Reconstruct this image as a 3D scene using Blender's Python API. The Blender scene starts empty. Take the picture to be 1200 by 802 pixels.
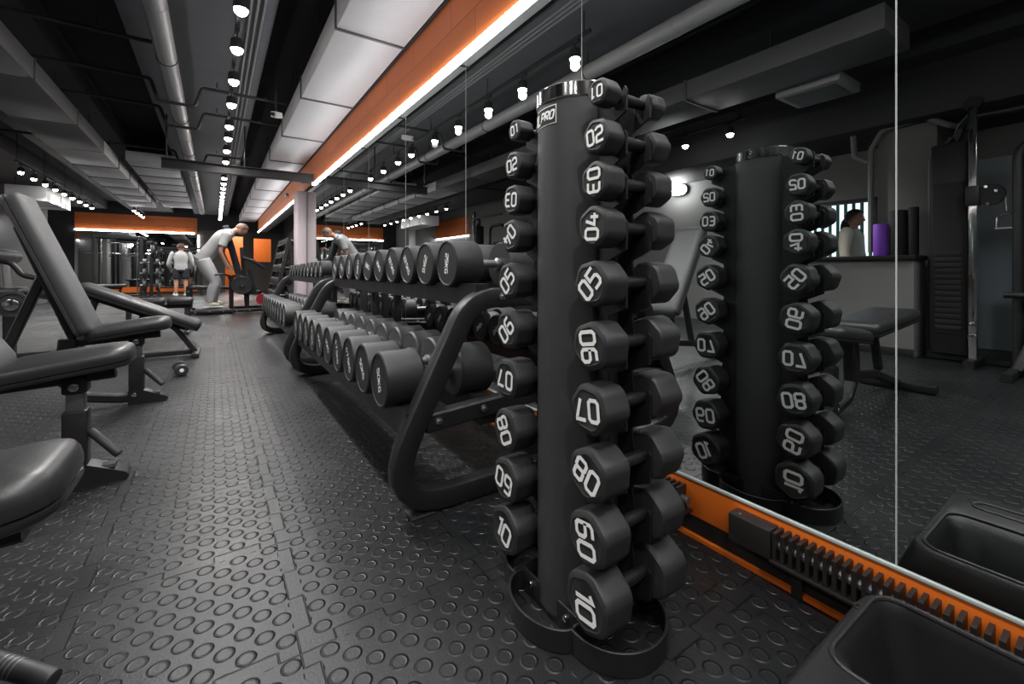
import bpy, bmesh, math, random
from mathutils import Vector, Matrix
random.seed(7)
PI = math.pi
S = 0.85                    # drawing units -> metres
sc = bpy.context.scene
COL = sc.collection

# ------------------------------------------------------------------ camera, world, exposure
cam_d = bpy.data.cameras.new('camera')
cam = bpy.data.objects.new('camera', cam_d); COL.objects.link(cam)
cam_d.sensor_width = 36.0
cam_d.lens = 512.0 / 1200.0 * 36.0
cam_d.shift_y = -85.0 / 1200.0
cam_d.clip_start = 0.02
cam.location = (0, 0, 0.98 * S)
cam.rotation_euler = (PI / 2, 0, -math.atan(348.0 / 512.0))
sc.camera = cam

w = bpy.data.worlds.new('world'); sc.world = w; w.use_nodes = True
w.node_tree.nodes['Background'].inputs[0].default_value = (0.6, 0.75, 1.0, 1)
w.node_tree.nodes['Background'].inputs[1].default_value = 0.02
sc.view_settings.view_transform = 'Standard'
sc.view_settings.look = 'None'
sc.view_settings.gamma = 1.0
sc.view_settings.use_curve_mapping = False
sc.view_settings.exposure = 0.0
sc.cycles.caustics_reflective = True
sc.cycles.caustics_refractive = False
sc.cycles.max_bounces = 10
sc.cycles.sample_clamp_indirect = 4.0

LED_POWER = 30.0            # emission of the LED strips
SPOT_WATT = 85.0            # each track spotlight
REAR_WATT = 75.0
SIDE_WATT = 170.0           # the two lamps over the reception side
NEAR_FILL_WATT = 62.0            # unseen fill lamps added above and behind the camera            # the denser rear and side track spotlights

# ------------------------------------------------------------------ materials
def new_mat(name):
    m = bpy.data.materials.new(name); m.use_nodes = True
    return m, m.node_tree, m.node_tree.nodes['Principled BSDF']

def mat(name, col, rough=0.5, metal=0.0, spec=0.5, noise=0.0, nscale=40.0, bump=0.0, bscale=200.0, var=0.0):
    m, nt, b = new_mat(name)
    b.inputs['Base Color'].default_value = (*col, 1)
    b.inputs['Roughness'].default_value = rough
    b.inputs['Metallic'].default_value = metal
    b.inputs['Specular IOR Level'].default_value = spec
    tc = nt.nodes.new('ShaderNodeTexCoord')
    if noise > 0 or var > 0:
        n = nt.nodes.new('ShaderNodeTexNoise'); n.inputs['Scale'].default_value = nscale
        n.inputs['Detail'].default_value = 4
        nt.links.new(tc.outputs['Object'], n.inputs['Vector'])
        if noise > 0:
            r = nt.nodes.new('ShaderNodeMapRange')
            r.inputs['To Min'].default_value = max(0.02, rough - noise); r.inputs['To Max'].default_value = min(1, rough + noise)
            nt.links.new(n.outputs['Fac'], r.inputs['Value']); nt.links.new(r.outputs['Result'], b.inputs['Roughness'])
        if var > 0:
            mx = nt.nodes.new('ShaderNodeMixRGB')
            mx.inputs[1].default_value = (*[c * (1 - var) for c in col], 1)
            mx.inputs[2].default_value = (*[min(1, c * (1 + var)) for c in col], 1)
            nt.links.new(n.outputs['Fac'], mx.inputs[0]); nt.links.new(mx.outputs[0], b.inputs['Base Color'])
    if bump > 0:
        n2 = nt.nodes.new('ShaderNodeTexNoise'); n2.inputs['Scale'].default_value = bscale
        nt.links.new(tc.outputs['Object'], n2.inputs['Vector'])
        bp = nt.nodes.new('ShaderNodeBump'); bp.inputs['Strength'].default_value = bump; bp.inputs['Distance'].default_value = 0.002
        nt.links.new(n2.outputs['Fac'], bp.inputs['Height']); nt.links.new(bp.outputs['Normal'], b.inputs['Normal'])
    return m

def emit(name, col, strength):
    m, nt, b = new_mat(name)
    b.inputs['Base Color'].default_value = (*col, 1)
    b.inputs['Emission Color'].default_value = (*col, 1)
    b.inputs['Emission Strength'].default_value = strength
    return m

M = {}
M['rubber'] = mat('black_rubber', (0.024, 0.024, 0.025), 0.52, noise=0.08, nscale=30, bump=0.08, bscale=500)
M['rubber_round'] = mat('black_urethane', (0.022, 0.022, 0.023), 0.5, noise=0.08, nscale=25, bump=0.06, bscale=400)
M['face'] = mat('grey_urethane_face', (0.03, 0.03, 0.031), 0.5, noise=0.05)
M['steel'] = mat('black_powder_coat', (0.013, 0.013, 0.014), 0.42, noise=0.08, nscale=20, bump=0.1, bscale=700)
M['tube'] = mat('black_tube_paint', (0.04, 0.04, 0.042), 0.48, noise=0.05, nscale=12)
M['vinyl'] = mat('black_vinyl', (0.022, 0.022, 0.023), 0.38, noise=0.06, nscale=14, bump=0.12, bscale=350)
M['vinyl_grey'] = mat('charcoal_vinyl', (0.065, 0.065, 0.067), 0.5, noise=0.06, nscale=14, bump=0.12, bscale=350)  # black vinyl toned lighter, as lit, for the raised backrests
M['chrome'] = mat('chrome', (0.8, 0.8, 0.8), 0.12, metal=1.0)
M['satin'] = mat('satin_steel', (0.6, 0.6, 0.6), 0.32, metal=1.0, noise=0.08, nscale=90)
M['greysteel'] = mat('grey_steel', (0.16, 0.16, 0.17), 0.45, metal=0.6)
M['white'] = mat('white_print', (0.85, 0.85, 0.83), 0.5)
M['plastic'] = mat('black_plastic', (0.012, 0.012, 0.0125), 0.45, noise=0.08, nscale=9, bump=0.15, bscale=250)
M['plastic_in'] = M['plastic']
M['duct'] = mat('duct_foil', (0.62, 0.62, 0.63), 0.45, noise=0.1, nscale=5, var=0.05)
M['ductdark'] = mat('duct_grey_paint', (0.1, 0.1, 0.105), 0.55, noise=0.1, nscale=5, var=0.1)  # foil duct toned darker where light falls off; reused on the cassette grille
M['flange'] = mat('duct_flange', (0.1, 0.1, 0.1), 0.5, metal=0.3)
M['pipe'] = mat('grey_pipe', (0.28, 0.28, 0.285), 0.4, noise=0.08, nscale=6)
M['pipedark'] = mat('black_pipe', (0.03, 0.03, 0.032), 0.5)
M['ceil'] = mat('black_ceiling', (0.012, 0.012, 0.014), 0.8, noise=0.1, nscale=3, bump=0.3, bscale=20, var=0.3)
M['beam'] = mat('grey_ceiling_beam', (0.12, 0.123, 0.135), 0.75, noise=0.1, nscale=3, bump=0.2, bscale=20, var=0.25)
M['beamdark'] = mat('dark_ceiling_beam', (0.03, 0.031, 0.035), 0.75, noise=0.1, nscale=3, bump=0.2, bscale=20, var=0.25)
M['wallgrey'] = mat('grey_wall', (0.16, 0.158, 0.155), 0.7, bump=0.1, bscale=30, noise=0.1, nscale=4, var=0.1)
M['walldark'] = mat('dark_wall', (0.03, 0.03, 0.033), 0.7, bump=0.1, bscale=30)
M['pillar'] = mat('pillar_paint', (0.62, 0.52, 0.55), 0.6, var=0.04, nscale=4)
M['brown'] = mat('brown_partition', (0.055, 0.045, 0.04), 0.5)
M['dark'] = mat('matt_black', (0.008, 0.008, 0.008), 0.7)
M['orange_plain'] = mat('orange_board', (0.72, 0.15, 0.012), 0.5, var=0.08, nscale=20)
M['convector'] = mat('convector_enamel', (0.02, 0.018, 0.017), 0.35)
M['purple'] = mat('purple_foam', (0.2, 0.05, 0.5), 0.6, bump=0.3, bscale=120)
M['skin'] = mat('skin', (0.5, 0.27, 0.19), 0.5)
M['shirt'] = mat('heather_grey_cotton', (0.42, 0.42, 0.42), 0.85, bump=0.2, bscale=90)
M['trouser'] = mat('pale_grey_jersey', (0.55, 0.55, 0.56), 0.9, bump=0.2, bscale=90)
M['shoe'] = mat('pale_trainer', (0.6, 0.6, 0.45), 0.6)
M['shoewhite'] = mat('white_trainer', (0.75, 0.75, 0.75), 0.6)
M['hair'] = mat('dark_hair', (0.03, 0.02, 0.015), 0.6)
M['hairshort'] = mat('cropped_brown_hair', (0.12, 0.07, 0.045), 0.7)
M['cap'] = mat('navy_cloth', (0.02, 0.022, 0.03), 0.9)
M['cream'] = mat('cream_cloth', (0.7, 0.64, 0.55), 0.85)
M['red'] = mat('red_rubber', (0.4, 0.02, 0.03), 0.5)
M['camwhite'] = mat('white_plastic', (0.6, 0.6, 0.6), 0.4)
M['lamp'] = emit('lamp_lens', (1.0, 0.97, 0.92), 60.0)
M['led'] = emit('led_strip', (0.94, 0.97, 1.0), LED_POWER)
M['daylight'] = emit('window_daylight', (0.68, 0.82, 0.9), 2.2)
M['blind'] = mat('green_blind', (0.1, 0.24, 0.2), 0.6)
M['counter'] = mat('counter_front', (0.2, 0.195, 0.188), 0.6, bump=0.05, var=0.05)
M['edge'] = mat('glass_edge', (0.5, 0.55, 0.53), 0.3)

def mirror_mat():
    m, nt, b = new_mat('mirror_glass')
    b.inputs['Base Color'].default_value = (0.66, 0.69, 0.685, 1)
    b.inputs['Metallic'].default_value = 1.0
    b.inputs['Roughness'].default_value = 0.0
    return m
M['mirror'] = mirror_mat()
def glass_mat():
    m, nt, b = new_mat('clear_glass')
    b.inputs['Base Color'].default_value = (0.9, 0.9, 0.9, 1)
    b.inputs['Transmission Weight'].default_value = 1.0
    b.inputs['Roughness'].default_value = 0.02
    b.inputs['IOR'].default_value = 1.1
    return m
M['glass'] = glass_mat()

class NB:
    """little expression builder over Math nodes"""
    def __init__(s, nt): s.nt = nt
    def op(s, o, a, b=None, c=None):
        n = s.nt.nodes.new('ShaderNodeMath'); n.operation = o
        for i, v in enumerate((a, b, c)):
            if v is None: continue
            if isinstance(v, (int, float)): n.inputs[i].default_value = v
            else: s.nt.links.new(v, n.inputs[i])
        return n.outputs[0]
    def smooth(s, v, a, b, to0=0.0, to1=1.0):
        n = s.nt.nodes.new('ShaderNodeMapRange'); n.interpolation_type = 'SMOOTHSTEP'
        s.nt.links.new(v, n.inputs['Value'])
        n.inputs['From Min'].default_value = a; n.inputs['From Max'].default_value = b
        n.inputs['To Min'].default_value = to0; n.inputs['To Max'].default_value = to1
        return n.outputs['Result']

def floor_mat():
    m, nt, b = new_mat('studded_rubber_floor')
    q = NB(nt)
    tc = nt.nodes.new('ShaderNodeTexCoord'); sp = nt.nodes.new('ShaderNodeSeparateXYZ')
    nt.links.new(tc.outputs['Object'], sp.inputs[0])
    T = 0.54
    x = q.op('ADD', q.op('MULTIPLY', sp.outputs[0], 1 / S), -0.2 + T * 40)
    y = q.op('ADD', q.op('MULTIPLY', sp.outputs[1], 1 / S), -1.24 + T * 40)
    # puzzle edges: the seam wanders by a square wave along its length
    def seam(u, v):
        wv = q.op('MULTIPLY', q.op('SIGN', q.op('SINE', q.op('ADD', q.op('MULTIPLY', v, 2 * PI * 2 / T), PI / 2))), 0.019)
        uu = q.op('ADD', u, wv)
        f = q.op('SUBTRACT', q.op('FRACT', q.op('ADD', q.op('DIVIDE', uu, T), 0.5)), 0.5)
        return q.op('MULTIPLY', q.op('ABSOLUTE', f), T)
    def plain(u):
        f = q.op('SUBTRACT', q.op('FRACT', q.op('ADD', q.op('DIVIDE', u, T), 0.5)), 0.5)
        return q.op('MULTIPLY', q.op('ABSOLUTE', f), T)
    def jump(u, v):
        f = q.op('SUBTRACT', q.op('FRACT', q.op('ADD', q.op('MULTIPLY', v, 4 / T), 0.0)), 0.5)
        dj = q.op('MULTIPLY', q.op('ABSOLUTE', f), T / 4)
        return q.op('ADD', dj, q.op('MULTIPLY', q.op('MAXIMUM', q.op('SUBTRACT', plain(u), 0.019), 0.0), 20.0))
    dseam = q.op('MINIMUM', q.op('MINIMUM', seam(x, y), seam(y, x)), q.op('MINIMUM', jump(x, y), jump(y, x)))
    groove = q.smooth(dseam, 0.0006, 0.003)
    flat = q.op('MINIMUM', plain(x), plain(y))
    a = T / 6
    def lattice(ox, oy):
        fx = q.op('SUBTRACT', q.op('FRACT', q.op('ADD', q.op('DIVIDE', x, a), ox)), 0.5)
        fy = q.op('SUBTRACT', q.op('FRACT', q.op('ADD', q.op('DIVIDE', y, a), oy)), 0.5)
        d2 = q.op('ADD', q.op('MULTIPLY', fx, fx), q.op('MULTIPLY', fy, fy))
        return q.op('MULTIPLY', q.op('SQRT', d2), a)
    d = q.op('MINIMUM', lattice(0.5, 0.5), lattice(0.0, 0.0))
    stud = q.smooth(d, 0.0185, 0.025, 1.0, 0.0)
    dish = q.smooth(d, 0.015, 0.019, 0.22, 0.0)
    h = q.op('MULTIPLY', q.op('SUBTRACT', stud, dish), 1.0)
    # studs that fall on a seam are missing
    fin = q.smooth(flat, 0.0205, 0.0215)
    h = q.op('MULTIPLY', h, fin)
    n1 = nt.nodes.new('ShaderNodeTexNoise'); n1.inputs['Scale'].default_value = 1.4; n1.inputs['Detail'].default_value = 6
    nt.links.new(tc.outputs['Object'], n1.inputs['Vector'])
    n2 = nt.nodes.new('ShaderNodeTexNoise'); n2.inputs['Scale'].default_value = 160; n2.inputs['Detail'].default_value = 3
    nt.links.new(tc.outputs['Object'], n2.inputs['Vector'])
    hh = q.op('ADD', q.op('ADD', q.op('MULTIPLY', h, 0.0034), q.op('MULTIPLY', groove, 0.003)), q.op('MULTIPLY', n2.outputs['Fac'], 0.0006))
    bp = nt.nodes.new('ShaderNodeBump'); bp.inputs['Strength'].default_value = 1.0; bp.inputs['Distance'].default_value = 1.0
    nt.links.new(hh, bp.inputs['Height']); nt.links.new(bp.outputs['Normal'], b.inputs['Normal'])
    mx = nt.nodes.new('ShaderNodeMixRGB')
    mx.inputs[1].default_value = (0.0075, 0.008, 0.0088, 1); mx.inputs[2].default_value = (0.0155, 0.0163, 0.0178, 1)
    nt.links.new(n1.outputs['Fac'], mx.inputs[0])
    mg = nt.nodes.new('ShaderNodeMixRGB'); mg.inputs[1].default_value = (0.006, 0.006, 0.006, 1)
    nt.links.new(groove, mg.inputs[0]); nt.links.new(mx.outputs[0], mg.inputs[2])
    nt.links.new(mg.outputs[0], b.inputs['Base Color'])
    r = q.smooth(n1.outputs['Fac'], 0.3, 0.7, 0.31, 0.46)
    nt.links.new(r, b.inputs['Roughness'])
    b.inputs['Specular IOR Level'].default_value = 0.42
    return m
M['floor'] = floor_mat()

def block_mat():
    m, nt, b = new_mat('orange_painted_blocks')
    tc = nt.nodes.new('ShaderNodeTexCoord'); sp = nt.nodes.new('ShaderNodeSeparateXYZ'); cb = nt.nodes.new('ShaderNodeCombineXYZ')
    nt.links.new(tc.outputs['Object'], sp.inputs[0])
    q = NB(nt)
    nt.links.new(q.op('ADD', sp.outputs[1], sp.outputs[0]), cb.inputs[0])
    nt.links.new(q.op('ADD', sp.outputs[2], -2.98 * S + 0.4), cb.inputs[1])
    br = nt.nodes.new('ShaderNodeTexBrick')
    br.inputs['Color1'].default_value = (0.7, 0.17, 0.035, 1); br.inputs['Color2'].default_value = (0.62, 0.15, 0.032, 1)
    br.inputs['Mortar'].default_value = (0.36, 0.08, 0.02, 1)
    br.inputs['Scale'].default_value = 1.0; br.inputs['Mortar Size'].default_value = 0.004
    br.inputs['Brick Width'].default_value = 0.62; br.inputs['Row Height'].default_value = 0.2
    nt.links.new(cb.outputs[0], br.inputs['Vector'])
    nt.links.new(br.outputs['Color'], b.inputs['Base Color'])
    bp = nt.nodes.new('ShaderNodeBump'); bp.inputs['Strength'].default_value = 0.4; bp.inputs['Distance'].default_value = 0.004; bp.invert = True
    nt.links.new(br.outputs['Fac'], bp.inputs['Height']); nt.links.new(bp.outputs['Normal'], b.inputs['Normal'])
    b.inputs['Roughness'].default_value = 0.55
    return m
M['orange'] = block_mat()

# ------------------------------------------------------------------ mesh helpers (everything in drawing units)
def V(*a): return Vector(a)

def fillet(pts, r, n=6):
    """round the inner corners of a polyline"""
    pts = [Vector(p) for p in pts]; out = [pts[0]]
    for i in range(1, len(pts) - 1):
        ri = r[i - 1] if isinstance(r, (list, tuple)) else r
        a, b, c = pts[i - 1], pts[i], pts[i + 1]
        u = (a - b).normalized(); v = (c - b).normalized()
        ang = u.angle(v)
        if ri <= 0 or abs(ang - PI) < 1e-3: out.append(b); continue
        t = min(ri / math.tan(ang / 2), (a - b).length * 0.49, (c - b).length * 0.49)
        p0, p1 = b + u * t, b + v * t
        for k in range(n + 1):
            s = k / n
            out.append((1 - s) ** 2 * p0 + 2 * s * (1 - s) * b + s * s * p1)
    out.append(pts[-1]); return out

def rrect(w, h, r, n=2):
    """rounded rectangle section"""
    o = []
    for cx, cy, a0 in ((w/2-r, h/2-r, 0), (-w/2+r, h/2-r, PI/2), (-w/2+r, -h/2+r, PI), (w/2-r, -h/2+r, 1.5*PI)):
        for k in range(n + 1):
            a = a0 + PI / 2 * k / n
            o.append((cx + r * math.cos(a), cy + r * math.sin(a)))
    return o

class MB:
    def __init__(s): s.bm = bmesh.new(); s.mi = 0
    def _tag(s, f):
        f.material_index = s.mi; return f
    def faces(s, vs, fs):
        v = [s.bm.verts.new(p) for p in vs]
        for f in fs:
            try: s._tag(s.bm.faces.new([v[i] for i in f]))
            except ValueError: pass
        return v
    def rings(s, rings, closed=True, caps=True):
        """loft a list of point loops"""
        vr = [[s.bm.verts.new(p) for p in r] for r in rings]
        n = len(rings[0])
        for i in range(len(vr) - 1):
            for k in range(n if closed else n - 1):
                k2 = (k + 1) % n
                s._tag(s.bm.faces.new((vr[i][k], vr[i][k2], vr[i + 1][k2], vr[i + 1][k])))
        if caps and closed:
            s._tag(s.bm.faces.new(list(reversed(vr[0])))); s._tag(s.bm.faces.new(vr[-1]))
        return vr
    def box(s, c, d, bev=0.0, rot=None, seg=2):
        """box of centre c and size d with bevelled edges"""
        b = bmesh.new(); bmesh.ops.create_cube(b, size=1)
        bmesh.ops.scale(b, vec=d, verts=b.verts)
        if bev > 0:
            bev = min(bev, min(d) * 0.45)
            bmesh.ops.bevel(b, geom=b.edges[:], offset=bev, segments=seg, affect='EDGES', profile=0.5)
        mtx = Matrix.Translation(c)
        if rot is not None: mtx = mtx @ (rot.to_4x4() if not isinstance(rot, (tuple, list)) else (Matrix.Rotation(rot[2], 4, 'Z') @ Matrix.Rotation(rot[1], 4, 'Y') @ Matrix.Rotation(rot[0], 4, 'X')))
        s.merge(b, mtx); return s
    def merge(s, b, mtx=None, keep=False):
        if mtx is None: mtx = Matrix.Identity(4)
        vm = {v: s.bm.verts.new(mtx @ v.co) for v in b.verts}
        for f in b.faces:
            try:
                nf = s.bm.faces.new([vm[v] for v in f.verts]); nf.material_index = f.material_index if keep else s.mi
            except ValueError: pass
        b.free()
    def bb(s, lo, hi, bev=0.0):
        return s.box([(a + b) / 2 for a, b in zip(lo, hi)], [abs(b - a) for a, b in zip(lo, hi)], bev)
    def sweep(s, path, sec, up=None, caps=True):
        """sweep a 2D section along a path; section x lies along (up x T), y along up"""
        P = [Vector(p) for p in path]; n = len(P); rings = []
        T = []
        for i in range(n):
            a = P[max(i - 1, 0)]; c = P[min(i + 1, n - 1)]
            if 0 < i < n - 1: t = ((P[i] - a).normalized() + (c - P[i]).normalized())
            else: t = c - a
            T.append(t.normalized())
        if up is None:
            u = Vector((0, 0, 1)) if abs(T[0].z) < 0.9 else Vector((1, 0, 0))
        else: u = Vector(up)
        for i in range(n):
            if up is None:
                u = (u - T[i] * u.dot(T[i])).normalized(); uu = u
            else: uu = Vector(up)
            side = uu.cross(T[i]).normalized()
            k = 1.0
            if 0 < i < n - 1:
                d = (P[i] - P[i - 1]).normalized().dot(T[i]); k = 1 / max(d, 0.5)
            rings.append([P[i] + side * a * k + uu * b for a, b in sec])
        s.rings(rings, True, caps); return s
    def tube(s, path, r, n=12):
        return s.sweep(path, [(r * math.cos(2 * PI * k / n), r * math.sin(2 * PI * k / n)) for k in range(n)])
    def lathe(s, prof, o=(0, 0, 0), ax='Z', n=32, shape=None, a0=0.0):
        """profile of (radius, height) spun about an axis; shape(angle) modulates the radius"""
        o = Vector(o); rings = []
        E = {'Z': (V(1, 0, 0), V(0, 1, 0), V(0, 0, 1)), 'X': (V(0, 1, 0), V(0, 0, 1), V(1, 0, 0)), 'Y': (V(0, 0, 1), V(1, 0, 0), V(0, 1, 0))}[ax]
        for r, h in prof:
            rg = []
            for k in range(n):
                a = 2 * PI * k / n
                q = r * (shape(a) if shape else 1)
                rg.append(o + E[0] * q * math.cos(a + a0) + E[1] * q * math.sin(a + a0) + E[2] * h)
            rings.append(rg)
        s.rings(rings); return s
    def cyl(s, p0, p1, r, n=16, bev=0.0):
        p0, p1 = Vector(p0), Vector(p1); L = (p1 - p0).length
        z = (p1 - p0).normalized()
        x = z.orthogonal().normalized(); y = z.cross(x)
        prof = [(r, 0), (r, L)] if bev <= 0 else [(r - bev, 0), (r - bev * 0.3, bev * 0.3), (r, bev), (r, L - bev), (r - bev * 0.3, L - bev * 0.3), (r - bev, L)]
        s.rings([[p0 + z * h + (x * math.cos(2 * PI * k / n) + y * math.sin(2 * PI * k / n)) * q for k in range(n)] for q, h in prof]); return s
    def prism(s, poly, o, ex, ey, ez, t, bev=0.0):
        """polygon in the ex,ey plane extruded by t along ez"""
        o, ex, ey, ez = map(Vector, (o, ex, ey, ez))
        b = bmesh.new()
        v0 = [b.verts.new(o + ex * p[0] + ey * p[1]) for p in poly]
        v1 = [b.verts.new(o + ex * p[0] + ey * p[1] + ez * t) for p in poly]
        n = len(poly)
        b.faces.new(list(reversed(v0))); b.faces.new(v1)
        for k in range(n): b.faces.new((v0[k], v0[(k + 1) % n], v1[(k + 1) % n], v1[k]))
        s.merge(b); return s
    def ball(s, c, r, n=16, sc_=(1, 1, 1)):
        b = bmesh.new(); bmesh.ops.create_uvsphere(b, u_segments=n, v_segments=max(6, n // 2 + 2), radius=r)
        s.merge(b, Matrix.Translation(c) @ Matrix.Diagonal((*sc_, 1))); return s
    def torus(s, c, R, r, ax='Z', n=32, m=8):
        c = Vector(c); E = {'Z': (V(1, 0, 0), V(0, 1, 0), V(0, 0, 1)), 'X': (V(0, 1, 0), V(0, 0, 1), V(1, 0, 0)), 'Y': (V(0, 0, 1), V(1, 0, 0), V(0, 1, 0))}[ax]
        vs = []
        for i in range(n):
            a = 2 * PI * i / n
            for k in range(m):
                q = 2 * PI * k / m
                vs.append(c + (E[0] * math.cos(a) + E[1] * math.sin(a)) * (R + r * math.cos(q)) + E[2] * r * math.sin(q))
        fs = [(i * m + k, ((i + 1) % n) * m + k, ((i + 1) % n) * m + (k + 1) % m, i * m + (k + 1) % m) for i in range(n) for k in range(m)]
        s.faces(vs, fs); return s

def pad_mesh(mb, L, W0, W1, T, rad, crown=0.012):
    """upholstered pad: x from 0 to L, width W0 at x=0 and W1 at x=L, thickness T, a seam above the base"""
    def loop(ins):
        pts = [(ins, -W0 / 2 + ins), (L - ins, -W1 / 2 + ins), (L - ins, W1 / 2 - ins), (ins, W0 / 2 - ins)]
        r = max(rad - ins, 0.01); o = []
        n = 4
        for i in range(4):
            a, b, c = Vector(pts[i - 1]), Vector(pts[i]), Vector(pts[(i + 1) % 4])
            u = (a - b).normalized(); v = (c - b).normalized()
            p0, p1 = b + u * r, b + v * r
            for k in range(n + 1):
                t = k / n
                o.append((1 - t) ** 2 * p0 + 2 * t * (1 - t) * b + t * t * p1)
        return o
    lay = [(0.03, 0.0), (0.01, 0.0), (0.004, 0.006), (0.004, T * 0.22), (0.009, T * 0.25), (0.002, T * 0.3), (0.0, T * 0.5), (0.002, T * 0.72), (0.01, T * 0.9), (0.028, T), (0.07, T + crown)]
    mb.rings([[V(p.x, p.y, h) for p in loop(i)] for i, h in lay]); return mb

def obj(name, mb, mats, parent=None, loc=None, rot=None, ang=35, smooth=True):
    bm = mb.bm
    bmesh.ops.recalc_face_normals(bm, faces=bm.faces[:])
    me = bpy.data.meshes.new(name)
    bm.transform(Matrix.Scale(S, 4)); bm.to_mesh(me); bm.free()
    for m in (mats if isinstance(mats, (list, tuple)) else [mats]): me.materials.append(m)
    if smooth:
        me.polygons.foreach_set('use_smooth', [True] * len(me.polygons))
        me.set_sharp_from_angle(angle=math.radians(ang))
    o = bpy.data.objects.new(name, me); COL.objects.link(o)
    if parent: o.parent = parent
    if loc: o.location = Vector(loc) * S
    if rot: o.rotation_euler = rot
    return o

def tag(o, label=None, cat=None, group=None, kind=None):
    if label: o['label'] = label
    if cat: o['category'] = cat
    if group: o['group'] = group
    if kind: o['kind'] = kind
    return o

def thing(name, label, cat, loc=(0, 0, 0), rotz=0.0, group=None):
    o = bpy.data.objects.new(name, None); COL.objects.link(o)
    o.location = Vector(loc) * S; o.rotation_euler = (0, 0, rotz); o.empty_display_size = 0.05
    return tag(o, label, cat, group)

def struct(name, mb, mats, ang=35): return tag(obj(name, mb, mats, ang=ang), kind='structure')

def dup(root, loc, rot=None, label=None, group=None):
    r = root.copy(); COL.objects.link(r); r.location = Vector(loc) * S
    if rot is not None: r.rotation_euler = rot
    if label: r['label'] = label
    if group: r['group'] = group
    for ch in list(root.children):
        c = ch.copy(); COL.objects.link(c); c.parent = r
        for g in list(ch.children):
            d = g.copy(); COL.objects.link(d); d.parent = c
    return r

# ------------------------------------------------------------------ stroke lettering
CH = 0.13
def rloop(x0, y0, x1, y1, c=CH): return [(x0+c, y0), (x1-c, y0), (x1, y0+c), (x1, y1-c), (x1-c, y1), (x0+c, y1), (x0, y1-c), (x0, y0+c), (x0+c, y0)]
GL = {
 '0': [rloop(0, 0, .6, 1)],
 '1': [[(.12, .86), (.36, 1), (.36, 0)]],
 '2': [[(0, .82), (0, .87), (.13, 1), (.47, 1), (.6, .87), (.6, .6), (.5, .5), (.1, .46), (0, .36), (0, 0), (.62, 0)]],
 '3': [[(0, 1), (.47, 1), (.6, .87), (.6, .13), (.47, 0), (0, 0)], [(.1, .5), (.6, .5)]],
 '4': [[(.2, 1), (0, .3), (.66, .3)], [(.44, .62), (.44, 0)]],
 '5': [[(.6, 1), (0, 1), (0, .56), (.47, .56), (.6, .43), (.6, .13), (.47, 0), (0, 0)]],
 '6': [[(.55, 1), (.13, 1), (0, .87), (0, .13), (.13, 0), (.47, 0), (.6, .13), (.6, .43), (.47, .56), (0, .56)]],
 '7': [[(0, 1), (.6, 1), (.6, .92), (.3, 0)]],
 '8': [rloop(.03, .5, .57, 1, .11), rloop(0, 0, .6, .5, .11)],
 '9': [[(.05, 0), (.47, 0), (.6, .13), (.6, .87), (.47, 1), (.13, 1), (0, .87), (0, .57), (.13, .44), (.6, .44)]],
 'K': [[(0, 0), (0, 1)], [(.6, 1), (.05, .5), (.6, 0)]],
 'G': [[(.6, 1), (.13, 1), (0, .87), (0, .13), (.13, 0), (.6, 0), (.6, .5), (.3, .5)]],
 'P': [[(0, 0), (0, 1), (.47, 1), (.6, .87), (.6, .55), (.47, .42), (0, .42)]],
 'R': [[(0, 0), (0, 1), (.47, 1), (.6, .87), (.6, .6), (.47, .46), (0, .46)], [(.25, .46), (.6, 0)]],
 'O': [rloop(0, 0, .6, 1)],
 'L': [[(0, 1), (0, 0), (.55, 0)]],
 '.': [[(.05, 0), (.05, .12)]],
}
ADV = {'1': .62, '.': .3}
def text_quads(txt, h, st=0.17):
    """centred quads of stroke lettering, 2D"""
    wd = sum(ADV.get(c, .86) for c in txt) - .26
    x0 = -wd / 2; quads = []
    for c in txt:
        for li, pl in enumerate(GL[c]):
            P = [Vector((p[0] + x0, p[1] - .5)) for p in pl]
            cl = (P[0] - P[-1]).length < 1e-6
            n = len(P); L = []; R = []
            for i in range(n):
                a = (P[i] - P[i - 1]).normalized() if i else ((P[0] - P[-2]).normalized() if cl else (P[1] - P[0]).normalized())
                b = (P[i + 1] - P[i]).normalized() if i < n - 1 else ((P[1] - P[0]).normalized() if cl else a)
                t = (a + b).normalized(); nr = Vector((-t.y, t.x)); k = 1 / max(t.dot(a), .6)
                L.append(P[i] + nr * st / 2 * k); R.append(P[i] - nr * st / 2 * k)
            for i in range(n - 1): quads.append((li, [L[i] * h, R[i] * h, R[i + 1] * h, L[i + 1] * h]))
        x0 += ADV.get(c, .86)
    return quads
def put_text(mb, txt, h, o, ex, ey, rot=0.0, st=0.17, mi=1, fn=None):
    o, ex, ey = map(Vector, (o, ex, ey)); c, s_ = math.cos(rot), math.sin(rot)
    old = mb.mi; mb.mi = mi
    ez = ex.cross(ey)
    for li, q in text_quads(txt, h, st):
        pts = []
        for p in q:
            x, y = p.x * c - p.y * s_, p.x * s_ + p.y * c
            pts.append(fn(x, y) if fn else o + ex * x + ey * y + ez * li * .0003)
        mb.faces(pts, [(0, 1, 2, 3)])
    mb.mi = old

# ================================================================== THE SETTING
XW = 1.45                                       # face of the mirror wall
XL, YB, YN, HC = -5.0, 22.5, -2.2, 3.62         # left wall, back wall, near wall, ceiling

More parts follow.
